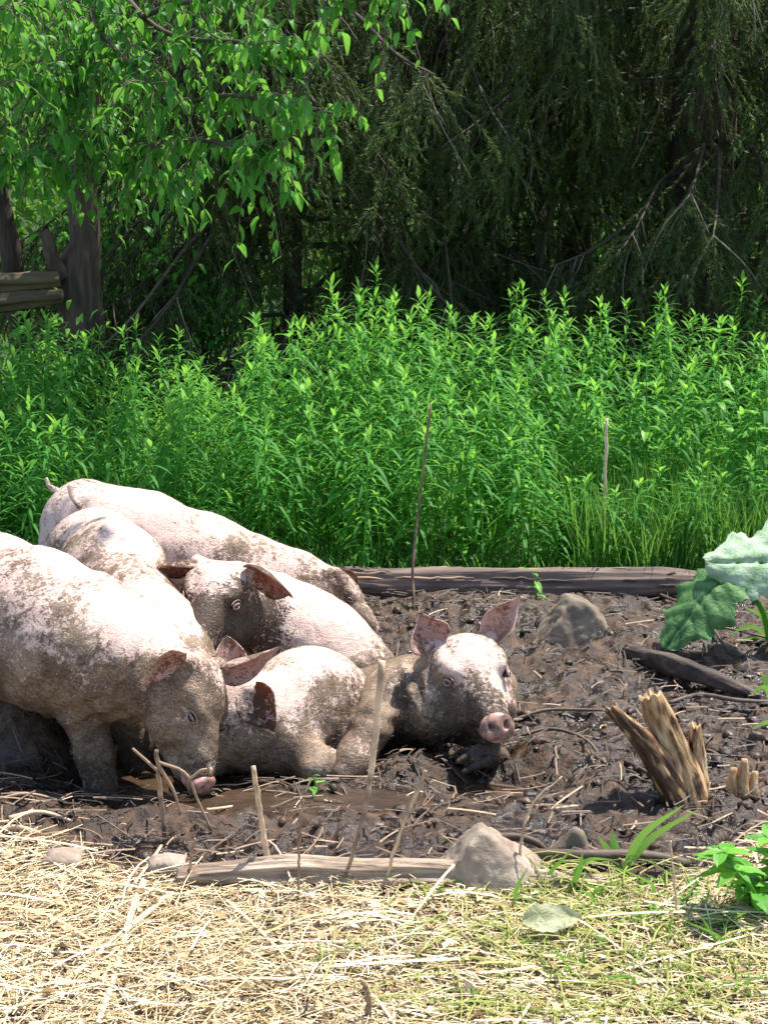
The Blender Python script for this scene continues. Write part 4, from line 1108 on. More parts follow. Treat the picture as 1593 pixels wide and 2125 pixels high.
for ctrl in ([bf - Z * 0.02, bf + Vector((0.05, -0.02, 0.10)), at(1610, 1185, bf.y - 0.05) + Vector((0.12, 0, 0.02))], [bf - Z * 0.02, bf + Vector((-0.06, -0.03, 0.14)), at(1495, 1215, bf.y - 0.10)]):
    mb = MB(); mb.tube(curve_pts(ctrl, 12), np.linspace(0.012, 0.007, 12), 8, 0.5)
    mb.obj('leaf_stalk', M['weed'], burd)

# grass tufts with countable blades
def tuft(foot, tips, label, w=0.012, tint=0.6, dys=0.0):
    f = on_ground(*foot)
    root = empty('grass_tuft', f); tag(root, label, 'grass tuft')
    for k, (mx, my, tx, ty) in enumerate(tips):
        c = curve_pts([f, at(mx, my, f.y + 0.02 * k), at(tx, ty, f.y + 0.03 * k)], 14)
        t = np.linspace(0, 1, 14); wd = w * np.sin(np.pi * np.clip(t * 0.86 + 0.12, 0, 1)) * 0.5
        s = np.cross(np.gradient(c, axis=0), np.array([0.1, 0.9, 0.3])); s /= np.linalg.norm(s, axis=1)[:, None]
        V = np.concatenate([c - s * wd[:, None], c + np.array([0, -0.1, 0.1]) * wd[:, None] * 3 * 0.3, c + s * wd[:, None]])
        i = np.arange(13)
        Q = np.concatenate([np.stack([i, i + 1, i + 15, i + 14], -1), np.stack([i + 14, i + 15, i + 29, i + 28], -1)])
        link('blade', to_mesh('blade', V - np.array(list(f)), [Q], M['grass'], True, {'tint': np.full(len(V), tint + rnd.uniform(-.15, .15))}), root)
    return root
tuft((1290, 1815), [(1330, 1735, 1418, 1670), (1350, 1740, 1450, 1678), (1265, 1770, 1240, 1735), (1275, 1760, 1270, 1725)], 'grass tuft with two broad arching pale blades at right', 0.020, 0.85)
tuft((1170, 1865), [(1200, 1810, 1208, 1770), (1130, 1830, 1192, 1755), (1210, 1790, 1270, 1783), (1230, 1835, 1290, 1840)], 'grass tuft with bent blades beside the pointed rock', 0.014, 0.75)
tuft((1610, 1335), [(1560, 1300, 1510, 1318), (1570, 1320, 1525, 1335), (1580, 1280, 1545, 1260)], 'grass blades at the right edge under the burdock', 0.016, 0.6)
tuft((1620, 1540), [(1590, 1430, 1552, 1445), (1595, 1500, 1560, 1512), (1590, 1420, 1575, 1395)], 'pale grass blades at the right edge beside the stump', 0.016, 0.8)
tuft((1080, 1900), [(1070, 1850, 1095, 1800), (1090, 1870, 1140, 1840), (1060, 1870, 1030, 1830)], 'thin grass tuft in front of the pointed rock', 0.010, 0.65)
tuft((470, 1850), [(478, 1835, 485, 1822), (482, 1840, 497, 1832), (465, 1835, 458, 1825)], 'small grass sprout in front of the pale log', 0.008, 0.7)
tuft((700, 1855), [(715, 1838, 735, 1832), (695, 1838, 680, 1830), (705, 1835, 710, 1822)], 'small green grass sprout at the pale log middle', 0.008, 0.6)

for k, (fx, fy, lb) in enumerate([(1110, 1985, 'left of the pale dry leaf'), (1255, 1900, 'above right of the pale dry leaf'), (1345, 1875, 'left of the leafy herb'), (1400, 1960, 'below the leafy herb'), (1490, 1985, 'near the right edge'), (1190, 2050, 'at the lower right'), (1310, 2075, 'at the bottom right of centre'), (1510, 2085, 'in the lower right corner')]):
    tuft((fx, fy), [(fx + rnd.uniform(-40, 40), fy - rnd.uniform(25, 50), fx + rnd.uniform(-95, 95), fy - rnd.uniform(30, 95)) for _ in range(8)], 'green grass tuft growing in the straw ' + lb, 0.008, 0.55)
# leafy rosette weed at lower right
lf = on_ground(1570, 1905)
rose = empty('leafy_herb', lf); tag(rose, 'bright green leafy herb at the lower right edge', 'plant')
herb_leaf = [ovate_mesh('herb_leaf', 0.062, 0.032, 0.35, 'weed', 0.5 + 0.13 * k, 20 + k, nseg=5, nw=2) for k in range(4)]
for k in range(14):
    top = at(1490 + 15 * k + rnd.uniform(-14, 14), 1755 + rnd.uniform(-30, 100), lf.y + rnd.uniform(-0.06, 0.08))
    c = curve_pts([lf + Vector((0.02 + 0.006 * k - 0.03, 0, 0)), lf.lerp(top, 0.6) + Vector((0.02, 0, 0)), top], 8)
    mb = MB(); mb.tube(c, np.linspace(0.004, 0.0025, 8), 5, 0.5); mb.obj('stem', M['weed'], rose)
    for j in range(9):
        a = j * 2.4 + k; t = 7 if j < 6 else rnd.randint(3, 6)
        el = rnd.uniform(0.0, 0.7)
        put_leaf(herb_leaf[(j + k) % 4], rose, Vector(c[t]) - lf, (math.cos(a) * math.cos(el), math.sin(a) * math.cos(el), math.sin(el)), Z, rnd.uniform(0.6, 1.15))
lf = on_ground(965, 1850)
small = empty('fern_sprout', lf); tag(small, 'tiny bright green sprout in front of the pointed rock', 'plant')
for j in range(9):
    a = j * 2.4; put_leaf(herb_leaf[j % 4], small, Vector((0, 0, 0.02 + 0.002 * j)), (math.cos(a), math.sin(a), 0.3), Z, rnd.uniform(0.35, 0.6))
mb = MB(); mb.tube([lf - Z * 0.01, lf + Z * 0.04], 0.002, 5, 0.5); mb.obj('stem', M['weed'], small)
# ground-hugging green weeds in the right foreground
gw_n = 0
for (x, y, n_, s_) in ((1380, 1905, 10, 0.8), (1440, 1880, 10, 0.9), (1300, 1930, 9, 0.7), (1500, 1930, 10, 0.9), (1240, 1960, 8, 0.7), (1330, 1985, 8, 0.6)):
    f = on_ground(x, y)
    w_ = empty('low_weed', f); tag(w_, 'low green weed rosette in the straw, %s' % ['below the grass tuft', 'left of the leafy herb', 'beside the pale dry leaf', 'below the leafy herb', 'just right of the pale dry leaf', 'lowest of those by the dry leaf'][gw_n], 'plant', 'low weeds in the straw')
    gw_n += 1
    for j in range(n_):
        a = j * 2.4 + x; el = rnd.uniform(0.1, 0.8)
        put_leaf((weed_leaf + herb_leaf)[j % 8], w_, Vector((0, 0, 0.012)), (math.cos(a) * math.cos(el), math.sin(a) * math.cos(el), math.sin(el)), Z, s_ * rnd.uniform(0.5, 1))

# big pale dry leaf on the straw
g = on_ground(1150, 1965)
dl = ovate_mesh('dry_leaf', 0.13, 0.065, 0.12, 'dry_leaf', 0.5, 41, 0.16, 14, 0.35, 5)
o = put_leaf(dl, None, g + Vector((-0.07, 0.0, 0.055)), (1, 0.12, 0.10), (0.05, -0.55, 0.85), 1.0, 'dry_leaf')
tag(o, 'pale curled dry leaf lying on the straw in front of the rock', 'leaf')

# ------------------------------------------------------------------ litter: straw, rootlets, clods
def strands(name, n, sampler, Lr, w, mat, label, cat, tints, seed, lift=(0.0, 0.02), arch=0.02, bias=0.0):
    r = np.random.default_rng(seed)
    X, Y = sampler(r, n); n = len(X)
    a = r.uniform(0, 2 * np.pi, n)
    a = np.where(r.random(n) < bias, r.normal(0, 0.35, n), a)
    L = r.uniform(Lr[0], Lr[1], n) * r.uniform(0.5, 1, n)
    cv = r.normal(0, 0.07, n); ar = r.uniform(-0.3, 1, n) * arch
    z0 = r.uniform(lift[0], lift[1], n); tl = r.normal(0, 0.10, n)
    K = 5
    t = np.linspace(-0.5, 0.5, K)
    cx = X[:, None] + np.cos(a)[:, None] * L[:, None] * t - np.sin(a)[:, None] * (cv * L)[:, None] * (t ** 2 * 2)
    cy = Y[:, None] + np.sin(a)[:, None] * L[:, None] * t + np.cos(a)[:, None] * (cv * L)[:, None] * (t ** 2 * 2)
    cz = ground_z(cx, cy, False) + (0.028 * mud_mask(X, Y))[:, None] + z0[:, None] + ar[:, None] * (1 - 4 * t ** 2) + (tl * L)[:, None] * t
    wd = w * r.uniform(0.5, 1.4, n)
    C = np.stack([cx, cy, cz], -1)
    sx = np.stack([-np.sin(a), np.cos(a), 0 * a], -1)[:, None, :] * wd[:, None, None] * 0.5
    up = np.array([0, 0, 1.0]) * wd[:, None, None] * 0.45
    V = np.stack([C - sx, C + up, C + sx], 2)          # n,K,3,3
    b = np.arange(n)[:, None] * (K * 3)
    Q = []
    for i in range(K - 1):
        for q in range(2): Q.append(b + np.array([3 * i + q, 3 * i + q + 1, 3 * i + 3 + q + 1, 3 * i + 3 + q]))
    ti = np.repeat(np.clip(r.normal(tints[0], tints[1], n), 0, 1), K * 3)
    me = to_mesh(name, V.reshape(-1, 3), [np.concatenate(Q)], M[mat], True, {'tint': ti})
    return tag(link(name, me), label, cat, kind='stuff')
def in_straw(r, n):
    X = r.uniform(-1.25, 1.25, n * 2); Y = r.uniform(2.05, 3.62, n * 2)
    k = r.random(n * 2) > np.sqrt(mud_mask(X, Y)) * 1.2
    return X[k][:n], Y[k][:n]
def in_straw_right(r, n):
    X = r.normal(0.42, 0.22, n); Y = r.uniform(2.5, 3.25, n)
    k = r.random(n) > mud_mask(X, Y)
    return X[k], Y[k]
def in_mud(r, n):
    X = r.uniform(-1.6, 1.6, n * 2); Y = r.uniform(3.1, 5.4, n * 2)
    k = r.random(n * 2) < mud_mask(X, Y)
    return X[k][:n], Y[k][:n]
def mud_edge(r, n):
    X = r.uniform(-1.3, 1.3, n * 6); Y = r.uniform(3.1, 3.75, n * 6)
    m_ = mud_mask(X, Y); k = r.random(n * 6) < (1 - np.abs(m_ - 0.5) * 2) * 0.8 + 0.1
    return X[k][:n], Y[k][:n]
strands('straw_litter', 24000, in_straw, (0.03, 0.17), 0.0021, 'straw', 'pale dry straw litter covering the foreground bank', 'straw', (0.66, 0.30), 1, (0.0, 0.032), 0.007, 0.35)
strands('brown_litter', 4200, in_straw, (0.03, 0.14), 0.0028, 'stalk', 'brown dead stem litter mixed in the straw', 'litter', (0.45, 0.25), 2, (0.0, 0.02), 0.012)
strands('long_straw', 260, in_straw, (0.18, 0.42), 0.0052, 'straw', 'thicker pale stalks lying over the straw', 'straw', (0.9, 0.15), 12, (0.015, 0.04), 0.02, 0.5)
strands('green_grass_litter', 1700, in_straw_right, (0.06, 0.22), 0.0034, 'hay', 'green and yellow grass tangled in the straw at right', 'grass', (0.5, 0.3), 3, (0.003, 0.035), 0.02)
strands('edge_litter', 330, mud_edge, (0.04, 0.20), 0.0042, 'stalk', 'dead stems strewn along the edge of the mud', 'litter', (0.32, 0.25), 4, (0.0, 0.012), 0.003, 0.4)
strands('rootlets', 3200, in_mud, (0.02, 0.12), 0.0042, 'twig', 'dark rootlets and twigs trodden into the mud', 'litter', (0.36, 0.24), 5, (-0.004, 0.010), 0.003)
strands('mud_straw', 220, in_mud, (0.03, 0.13), 0.0034, 'stalk', 'scattered pale straw bits on the mud', 'litter', (0.7, 0.25), 6, (-0.002, 0.010), 0.003)
def clods(n, seed):
    import bmesh
    r = np.random.default_rng(seed)
    bm = bmesh.new(); bmesh.ops.create_icosphere(bm, subdivisions=2, radius=1)
    B = np.array([v.co[:] for v in bm.verts]); Fb = np.array([[v.index for v in f.verts] for f in bm.faces]); bm.free()
    X, Y = in_mud(r, n); n = len(X)
    s = 0.004 + 0.018 * r.random(n) ** 3
    sc = s[:, None] * r.uniform(0.6, 1.4, (n, 3)) * np.array([1, 1, 0.7])
    off = r.uniform(0, 50, (n, 1, 3))
    V = B[None] * sc[:, None, :] * (1 + 0.62 * vnoise(B[None] * 1.9 + off)[..., None])
    V = V + np.stack([X, Y, ground_z(X, Y) - s * 0.05], -1)[:, None, :]
    F = (Fb[None] + np.arange(n)[:, None, None] * len(B)).reshape(-1, 3)
    me = to_mesh('mud_clods', V.reshape(-1, 3), [F], M['clod'], True, {'tint': np.repeat(np.clip(r.normal(0.5, 0.2, n), 0, 1), len(B))})
    tag(link('mud_clods', me), 'crumbled dark clods scattered over the churned mud', 'mud', kind='stuff')
clods(1500, 8)
def chips(n, seed):
    r = np.random.default_rng(seed)
    X, Y = in_straw(r, n); n = len(X)
    a = r.uniform(0, 6.28, n); L = r.uniform(0.012, 0.04, n); w = L * r.uniform(0.3, 0.6, n)
    z = ground_z(X, Y, False) + r.uniform(0.012, 0.036, n)
    d = np.stack([np.cos(a), np.sin(a), r.normal(0, 0.3, n)], -1) * L[:, None]
    s_ = np.stack([-np.sin(a), np.cos(a), r.normal(0, 0.35, n)], -1) * w[:, None]
    P = np.stack([X, Y, z], -1); up = np.array([0, 0, 1.0]) * (w * r.uniform(-0.3, 0.5, n))[:, None]
    V = np.stack([P - d * 0.5, P - s_ * 0.5 + up, P + d * 0.5, P + s_ * 0.5 + up], 1).reshape(-1, 3)
    i = np.arange(n)[:, None] * 4
    tag(link('leaf_chips', to_mesh('leaf_chips', V, [np.concatenate([i + np.array([0, 1, 2]), i + np.array([0, 2, 3])])], M['straw'], False, {'tint': np.repeat(np.clip(r.normal(0.5, 0.3, n), 0, 1), 4)})),
        'bits of dead leaf lying in the straw', 'litter', kind='stuff')
chips(2600, 77)

# ------------------------------------------------------------------ trees
def trunk_mesh(mb, ctrl, rad, sides=18, n=34, rough=0.12, tint=0.5, freq=2.5):
    pts = curve_pts(ctrl, n)
    mb.tube(pts, np.interp(np.linspace(0, 1, n), np.linspace(0, 1, len(rad)), rad), sides, tint, rough, freq)
    return pts
def spruce(px, Y, r0, label, seed, nb=42, zmax=7.5, dens=1.0, lean=0.0, zlow=0.5):
    r = random.Random(seed); nr = np.random.default_rng(seed)
    p = at(px, 600, Y); base = Vector((p.x, Y, gz(p.x, Y)))
    root = empty('spruce_tree', base); tag(root, label, 'tree', 'spruce trees behind the weeds')
    mb = MB(); trunk_mesh(mb, [base - Z * 0.1, base + Vector((lean * 0.3, 0, 2.0)), base + Vector((lean, 0, zmax + 1.5))], [r0 * 1.25, r0, r0 * 0.55], 20, 40, 0.12, 0.45)
    mb.obj('trunk', M['bark'], root)
    NV, NT, NF = [], [], []
    cnt = 0
    for k in range(nb):
        low = k < nb * 0.88
        t = r.random() if low else (k - nb * 0.88) / (nb * 0.12)
        z0 = zlow + (3.4 - zlow) * t if low else 3.3 + (zmax - 3.3) * t
        az = -1.57 + r.uniform(-2.0, 2.0) if low and r.random() < 0.8 else k * 2.39996
        L = (2.0 - 0.14 * z0) * r.uniform(0.65, 1.2)
        dead = low and r.random() < 0.05
        d = Vector((math.cos(az), math.sin(az), 0))
        st = base + Vector((lean * z0 / (zmax + 1.5), 0, z0)) + d * r0 * 0.6
        dr = r.uniform(0.25, 0.7)
        wig = Vector((-d.y, d.x, 0)) * r.uniform(-0.3, 0.3)
        c = [st, st + d * L * 0.4 + Z * L * 0.04 - Z * dr * L * 0.15, st + d * L * 0.75 - Z * dr * L * 0.55 + wig * 0.5, st + d * L - Z * dr * L * 0.8 + wig]
        pts = curve_pts(c, 20)
        bm_ = MB(); bm_.tube(pts, np.linspace(0.018, 0.004, 20) * r.uniform(0.7, 1.2), 6, r.uniform(0.2, 0.6), 0.1, 10)
        hi = not low
        ntw = int((14 if hi else (14 if dead else 42)) * dens * L / 1.6)
        for j in range(ntw):
            u = 0.10 + 0.90 * r.random() ** 0.8
            b = Vector(pts[int(u * 19)])
            tl = r.uniform(0.22, 0.70) * (1.25 - 0.4 * u)
            sd = Vector((-d.y, d.x, 0)) * r.choice((-1, 1)) * r.uniform(0.05, 0.7)
            dirv = (Z * -r.uniform(0.5, 1.2) + sd + d * r.uniform(0.0, 0.6)).normalized()
            kink = Vector((r.uniform(-.15, .15), r.uniform(-.15, .15), r.uniform(-.1, .1)))
            tp = curve_pts([b, b + dirv * tl * 0.5 + kink * tl, b + dirv * tl + Z * -0.12 * tl + kink * 0.4 * tl], 6)
            bare = dead or (r.random() < 0.10 and low)
            bm_.tube(tp, np.linspace(0.0045, 0.002, 6) * (1.2 if bare else 0.8), 4, r.uniform(0.65, 1.0) if bare else r.uniform(0.1, 0.5), cap=False)
            if r.random() < 0.6:
                s2 = Vector(tp[3]); d2 = (dirv + Vector((r.uniform(-.9, .9), r.uniform(-.9, .9), r.uniform(-.4, .3)))).normalized()
                tp2 = curve_pts([s2, s2 + d2 * tl * 0.25, s2 + d2 * tl * 0.5 - Z * 0.05], 5)
                bm_.tube(tp2, np.linspace(0.003, 0.0015, 5), 4, r.uniform(0.3, 0.8) if bare else 0.25, cap=False)
            else: tp2 = None
            if bare: continue
            tw_t = r.uniform(0.2, 0.75)
            for tpp, frac in ((tp, 0.05), (tp2, 0.05)):
                if tpp is None: continue
                nn_ = int((26 if hi else 84) * tl / 0.45 * (1 if tpp is tp else 0.55))
                uu = frac + (1 - frac) * nr.random(nn_)
                f_ = uu * (len(tpp) - 1); i = np.minimum(f_.astype(int), len(tpp) - 2); ff = (f_ - i)[:, None]
                pb = tpp[i] * (1 - ff) + tpp[i + 1] * ff
                tg = tpp[i + 1] - tpp[i]; tg /= np.linalg.norm(tg, axis=1)[:, None]
                rd = nr.normal(size=(nn_, 3)); rd -= tg * (rd * tg).sum(1)[:, None]; rd /= np.linalg.norm(rd, axis=1)[:, None]
                ln = (0.09 if hi else 0.040) * nr.uniform(0.7, 1.2, nn_)
                dd = (rd * 0.62 + tg * 0.8) * ln[:, None]
                sv = np.cross(dd, nr.normal(size=(nn_, 3))); sv /= np.linalg.norm(sv, axis=1)[:, None] + 1e-9
                sv *= 0.006 if hi else 0.0042
                NV.append(np.stack([pb - sv, pb + sv, pb + dd], 1).reshape(-1, 3))
                NT.append(np.repeat(np.clip(nr.normal(tw_t, 0.15, nn_), 0, 1), 3)); cnt += nn_
        bm_.obj('branch', M['spruce_twig'], root)
    V = np.concatenate(NV) - np.array(list(base))
    F = np.arange(len(V)).reshape(-1, 3)
    tag(link('needles', to_mesh('needles', V, [F], M['needle'], False, {'tint': np.concatenate(NT)}), root), kind='stuff')
    return root
spruce(1442, 9.9, 0.20, 'big spruce with thick brown trunk at the upper right', 21, 66, 5.0, 1.1, 0.0, 0.7)
spruce(930, 10.6, 0.13, 'dark spruce with drooping bare twigs in the upper middle', 22, 60, 5.0, 1.1, -0.4)
spruce(600, 9.8, 0.055, 'dark spruce overlapping the leafy tree, left of the middle', 23, 60, 4.8, 1.15, 0.2, 0.3)
spruce(1180, 11.6, 0.12, 'spruce standing further back between the two dark ones', 24, 46, 5.0, 1.0, 0.2)
spruce(1700, 11.0, 0.16, 'spruce mostly outside the right edge', 25, 40, 5.0, 1.0, 0.0)

# thin grey sapling trunks
def bare_trunk(px, Y, r0, top, label, tint=0.5, name='sapling', lean=0.0, mat='bark'):
    p = at(px, 600, Y); base = Vector((p.x, Y, gz(p.x, Y)))
    mb = MB(); trunk_mesh(mb, [base - Z * 0.05, base + Vector((lean * 0.5, 0, top * 0.5)), base + Vector((lean, 0, top))], [r0 * 1.1, r0, r0 * 0.7], 14, 26, 0.08, tint)
    return mb, base
for px, Y, r0, top, lean, tint, lb in ((1135, 10.2, 0.035, 5, -0.25, 0.8, 'thin grey sapling trunk at the top, right of the middle'),
                                       (820, 11.2, 0.03, 5, 0.2, 0.6, 'thin sapling trunk between the dark spruces')):
    mb, base = bare_trunk(px, Y, r0, top, lb, tint, lean=lean)
    root = mb.obj('sapling', M['bark'], None, True, base); tag(root, lb, 'tree')
    for k in range(7):
        z0 = 1.2 + 0.45 * k; a = k * 2.1
        s = base + Vector((lean * z0 / top, 0, z0)); d = Vector((math.cos(a), math.sin(a), 0.3))
        m2 = MB(); m2.tube(curve_pts([s, s + d * 0.3, s + d * 0.7 - Z * 0.15], 9), np.linspace(0.008, 0.003, 9), 5, tint); m2.obj('branch', M['spruce_twig'], root)

# broad-leaved tree at the left whose leafy limbs hang towards the camera
tb = at(170, 690, 8.6); tbase = Vector((tb.x, 8.6, gz(tb.x, 8.6)))
ltree = empty('leafy_tree', tbase); tag(ltree, 'leafy tree at the left with hanging bright green boughs', 'tree')
mb = MB()
tp_ = trunk_mesh(mb, [tbase - Z * 0.1, at(165, 600, 8.6), at(178, 500, 8.6), at(172, 400, 8.6), at(180, 250, 8.6), at(190, -250, 8.6), at(210, -900, 8.6)], [0.155, 0.125, 0.085, 0.075, 0.075, 0.07, 0.05], 36, 140, 0.36, 0.5, 1.6)
mb.obj('trunk', M['bark'], ltree)
mb = MB(); mb.tube(curve_pts([at(135, 575, 8.5), at(112, 540, 8.48), at(100, 495, 8.45), at(92, 480, 8.45)], 12), np.linspace(0.05, 0.028, 12), 10, 0.5, 0.2, 8); mb.obj('broken_stub', M['bark'], ltree)
limbs = [[(180, 330, 8.6), (300, 250, 7.6), (450, 200, 6.9), (600, 215, 6.4), (690, 235, 6.2)],
         [(180, 250, 8.6), (280, 300, 7.4), (400, 290, 6.8), (510, 310, 6.5), (540, 350, 6.4)],
         [(185, 100, 8.6), (330, 20, 7.5), (480, -10, 6.9), (690, -50, 6.4), (850, 10, 6.2)],
         [(190, -100, 8.6), (330, 60, 7.6), (520, 90, 6.9), (640, 130, 6.6)],
         [(180, 200, 8.6), (120, 180, 7.6), (60, 170, 7.0), (-40, 200, 6.6)],
         [(180, 280, 8.6), (140, 300, 7.8), (80, 330, 7.2), (0, 320, 6.9)],
         [(185, 50, 8.6), (200, 60, 7.5), (260, 120, 6.9), (330, 190, 6.6)],
         [(185, 0, 8.6), (100, 0, 7.6), (30, 10, 7.0), (-60, 40, 6.6)],
         [(190, -200, 8.6), (300, -160, 7.4), (480, -150, 6.8), (740, -130, 6.3), (870, -40, 6.1)],
         [(180, 300, 8.6), (240, 330, 7.8), (310, 350, 7.3), (390, 380, 7.0)],
         [(180, 260, 8.6), (200, 230, 8.0), (190, 250, 7.5), (210, 320, 7.2)],
         [(185, 120, 8.6), (150, 100, 8.0), (170, 130, 7.5), (150, 220, 7.2)],
         [(185, 20, 8.6), (210, 0, 8.0), (190, 30, 7.5), (230, 120, 7.2)],
         [(190, -300, 8.6), (60, -350, 7.4), (-120, -330, 6.6), (-240, -200, 6.2)],
         [(190, -350, 8.6), (380, -420, 7.0), (560, -480, 5.9), (640, -500, 5.2)],
         [(190, -420, 8.6), (160, -500, 7.2), (120, -560, 6.0), (100, -600, 5.1)]]
sprays = []
for li, ctrl in enumerate(limbs):
    pts = curve_pts([at(*c) for c in ctrl], 26)
    mb = MB(); mb.tube(pts, np.linspace(0.018, 0.004, 26), 7, 0.35, 0.1, 8)
    nsp = 28
    for j in range(nsp):
        u = 0.25 + 0.75 * (j + rnd.random()) / nsp
        b = Vector(pts[min(25, int(u * 25))])
        d = Vector((rnd.uniform(-0.8, 1.0), rnd.uniform(-0.9, 0.4), rnd.uniform(-0.5, 0.35))).normalized()
        L = rnd.uniform(0.12, 0.32)
        sp_ = curve_pts([b, b + d * L * 0.5 + Z * 0.02, b + d * L - Z * 0.14 * rnd.uniform(0.5, 1.5)], 10)
        mb.tube(sp_, np.linspace(0.004, 0.0018, 10), 5, 0.5, cap=False)
        sprays.append(sp_)
    mb.obj('limb', M['twig'], ltree)
cl_mesh = [ovate_mesh('tree_leaf', 0.085, 0.040, 0.20 + 0.1 * k, 'cherry', 0.25 + 0.13 * k, 60 + k, nseg=5, nw=2, fold=0.3) for k in range(5)]
leafs = []
for sp_ in sprays:
    n_ = rnd.randint(10, 16)
    for j in range(n_):
        u = (j + 0.5) / n_
        p = Vector(sp_[min(9, int(u * 9.99))])
        a = rnd.uniform(0, 6.28)
        k_ = rnd.uniform(0.35, 0.95); d = Vector((math.cos(a) * k_, math.sin(a) * k_, -rnd.uniform(0.0, 1.1))).normalized()
        upv = Vector((math.cos(a) * 0.8 + rnd.uniform(-.4, .4), math.sin(a) * 0.8 + rnd.uniform(-.4, .4), 0.8))
        leafs.append((p, d, upv, rnd.uniform(0.4, 1.05), rnd.randrange(5)))
def in_frame(p):
    q = p - Vector((0, 0, CAM_Z)); dep = q.y * CP - q.z * SP
    x = q.x / dep * FPX + PW / 2; y = PH / 2 - (q.y * SP + q.z * CP) / dep * FPX
    return -10 < x < PW and -10 < y < PH
vis = sorted([l for l in leafs if in_frame(l[0])], key=lambda l: l[0].y)
near = vis[:300]; ids = {id(l) for l in near}
for p, d, upv, s_, k in near: put_leaf(cl_mesh[k], ltree, p - tbase, d, upv, s_)
rest = [l for l in leafs if id(l) not in ids]
cl_np = []
for me in cl_mesh:
    V = np.zeros(len(me.vertices) * 3, np.float32); me.vertices.foreach_get('co', V)
    T = np.zeros(len(me.vertices), np.float32); me.attributes['tint'].data.foreach_get('value', T)
    F = np.array([p.vertices[:] for p in me.polygons]); cl_np.append((V.reshape(-1, 3).astype(float), F, T))
def scatter_leaves(items, name, mat, origin, parent=None, size=1.0, dt=0.0):
    VV, FF, TT, n = [], [], [], 0
    for p, d, upv, s_, k in items:
        V, F, T = cl_np[k]
        d = Vector(d).normalized(); u_ = Vector(upv); u_ = (u_ - d * u_.dot(d)).normalized(); s = u_.cross(d)
        m = np.array([list(d), list(s), list(u_)])
        VV.append(V @ m * (s_ * size) + np.array(list(p)) - np.array(list(origin))); FF.append(F + n); TT.append(T + dt); n += len(V)
    return link(name, to_mesh(name, np.concatenate(VV), [np.concatenate(FF)], mat, True, {'tint': np.concatenate(TT)}), parent)
tag(scatter_leaves(rest, 'foliage', M['cherry'], tbase, ltree), kind='stuff')

# leaning trunk at the far left, mossy fallen logs beside the leafy tree
mb, base = MB(), at(60, 640, 8.9); base.z = gz(base.x, 8.9)
trunk_mesh(mb, [base - Z * 0.1, at(28, 560, 8.9), at(5, 440, 8.9), at(-60, 150, 8.9), at(-150, -300, 8.9)], [0.075, 0.062, 0.058, 0.05, 0.04], 16, 30, 0.1, 0.35)
o = mb.obj('leaning_trunk', M['bark'], None, True, base); tag(o, 'slim dark trunk leaning left at the far left edge', 'tree')
mb = MB(); s0 = at(-60, 150, 8.9); mb.tube(curve_pts([s0, s0 + Vector((0.4, -0.3, 0.5)), s0 + Vector((0.7, -0.5, 0.7))], 10), np.linspace(0.025, 0.008, 10), 6, 0.35); mb.obj('branch', M['bark'], o)
log_obj('fallen_log', [at(-160, 595, 8.45), at(-40, 590, 8.42), at(60, 582, 8.40), at(125, 578, 8.40)], [0.06, 0.055, 0.05, 0.04], M['mossy'], 'upper mossy fallen log leaning on the leafy tree trunk', 'log', 80, 26, 0.5, 3, tint=0.6)
log_obj('fallen_log', [at(-160, 640, 8.40), at(-40, 632, 8.36), at(60, 622, 8.34), at(130, 612, 8.34)], [0.06, 0.05, 0.045, 0.035], M['mossy'], 'lower mossy fallen log leaning on the leafy tree trunk', 'log', 80, 26, 0.5, 3, tint=0.5)

# shrubs under the trees
def shrub(px, Y, h, w, n, mat, label, seed, tint=0.0, size=0.8, z0=0.05):
    r = random.Random(seed)
    p = at(px, 700, Y); base = Vector((p.x, Y, gz(p.x, Y)))
    root = empty('shrub', base); tag(root, label, 'shrub')
    items = []
    for s in range(9):
        a = s * 2.4; tip = base + Vector((math.cos(a) * w * r.uniform(0.3, 1), math.sin(a) * w * 0.7 * r.uniform(0.3, 1), h * r.uniform(0.6, 1)))
        pts = curve_pts([base, base.lerp(tip, 0.5) + Z * h * 0.12, tip], 10)
        mb = MB(); mb.tube(pts, np.linspace(0.009, 0.003, 10), 5, 0.4); mb.obj('stem', M['twig'], root)
        for j in range(n // 9):
            u = 0.15 + 0.85 * r.random(); q = Vector(pts[int(u * 9.99)]) + Vector((r.gauss(0, .09), r.gauss(0, .09), r.gauss(0, .07)))
            q.z = max(q.z, base.z + 0.03)
            b_ = r.uniform(0, 6.28)
            items.append((q, (math.cos(b_), math.sin(b_), r.uniform(-0.7, 0.4)), (r.uniform(-.5, .5), r.uniform(-.6, .3), 1), r.uniform(0.6, 1.1), r.randrange(5)))
    tag(scatter_leaves(items, 'foliage', M[mat], base, root, size, tint), kind='stuff')
shrub(270, 9.3, 1.35, 0.55, 700, 'cherry', 'shaded green shrub right of the leafy tree trunk', 31, 0.0, 1.0)
shrub(400, 9.0, 1.1, 0.5, 600, 'cherry', 'shaded green shrub further right of the leafy tree trunk', 32, -0.05, 0.9)
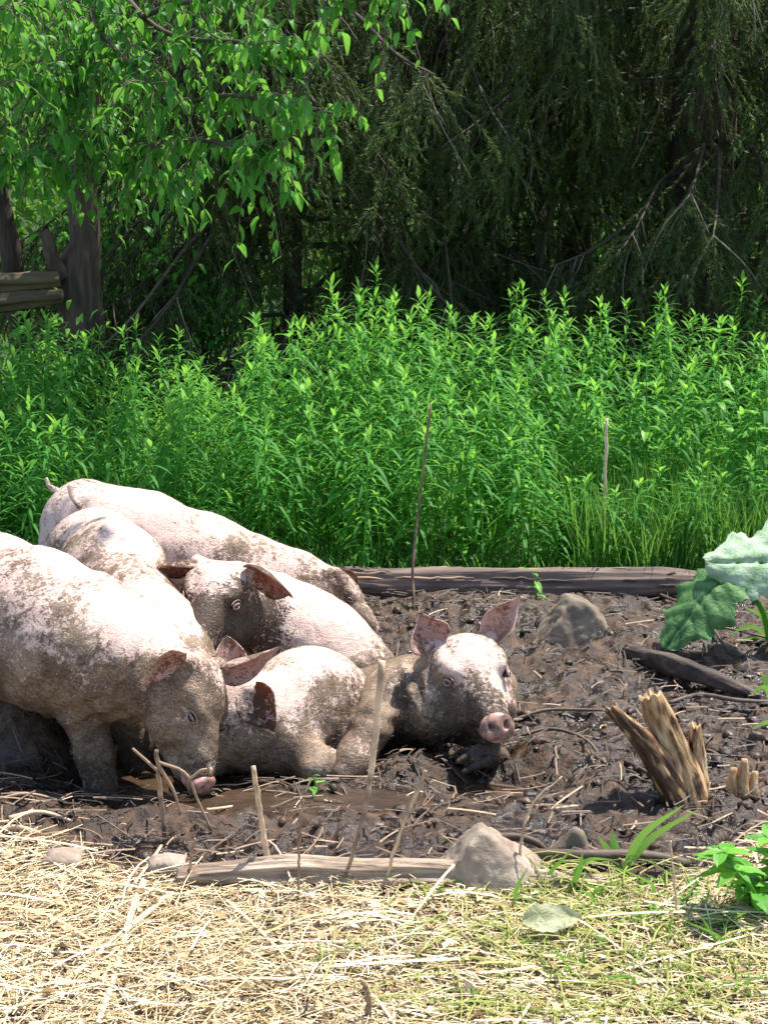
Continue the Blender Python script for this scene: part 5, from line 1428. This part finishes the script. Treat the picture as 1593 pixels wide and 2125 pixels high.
shrub(300, 7.7, 0.55, 0.40, 600, 'goldenrod', 'low light green shrub in front of the leafy tree', 33, 0.25, 0.5)
shrub(430, 7.7, 0.52, 0.36, 560, 'goldenrod', 'low light green shrub below the dark spruce', 34, 0.25, 0.5)
shrub(40, 7.9, 0.75, 0.5, 600, 'goldenrod', 'leafy shrub below the fallen logs at the left edge', 35, 0.15, 0.8)
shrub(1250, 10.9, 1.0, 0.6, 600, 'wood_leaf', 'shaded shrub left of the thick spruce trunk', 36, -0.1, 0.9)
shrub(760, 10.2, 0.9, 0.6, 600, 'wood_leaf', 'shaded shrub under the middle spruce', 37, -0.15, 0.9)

# the wood behind: a mass of leaves nobody could count
def leaf_wall(n, y0, y1, zmax, size, seed, thr, tint):
    r = np.random.default_rng(seed)
    P = np.stack([r.uniform(-8.5, 8.5, n * 3), r.uniform(y0, y1, n * 3), r.uniform(0.0, zmax, n * 3)], -1)
    d_ = fbm(P * np.array([0.9, 0.9, 1.1]) + seed, 3)
    P = P[d_ > thr][:n]; n = len(P)
    P[:, 2] += ground_z(P[:, 0], P[:, 1], False)
    d = r.normal(size=(n, 3)); d[:, 2] -= 0.5; d /= np.linalg.norm(d, axis=1)[:, None]
    s = np.cross(d, r.normal(size=(n, 3))); s /= np.linalg.norm(s, axis=1)[:, None]
    L = size * r.uniform(0.6, 1.3, n)[:, None]
    V = np.stack([P, P + d * L * 0.45 + s * L * 0.26, P + d * L, P + d * L * 0.45 - s * L * 0.26], 1).reshape(-1, 3)
    return V, np.repeat(np.clip(r.normal(tint, 0.2, n), 0, 1), 4)
V1, T1 = leaf_wall(26000, 12.6, 15.5, 6.0, 0.13, 71, -0.02, 0.45)
V2, T2 = leaf_wall(30000, 15.5, 20.0, 6.5, 0.20, 72, -0.25, 0.75)  # rear leaves get a lighter tint, sunlight in the gaps put into their colour
V = np.concatenate([V1, V2])
tag(link('woodland', to_mesh('woodland', V, [np.arange(len(V)).reshape(-1, 4)], M['wood_leaf'], False, {'tint': np.concatenate([T1, T2])})),
    'mass of green woodland leaves behind the trees', 'woodland', kind='stuff')
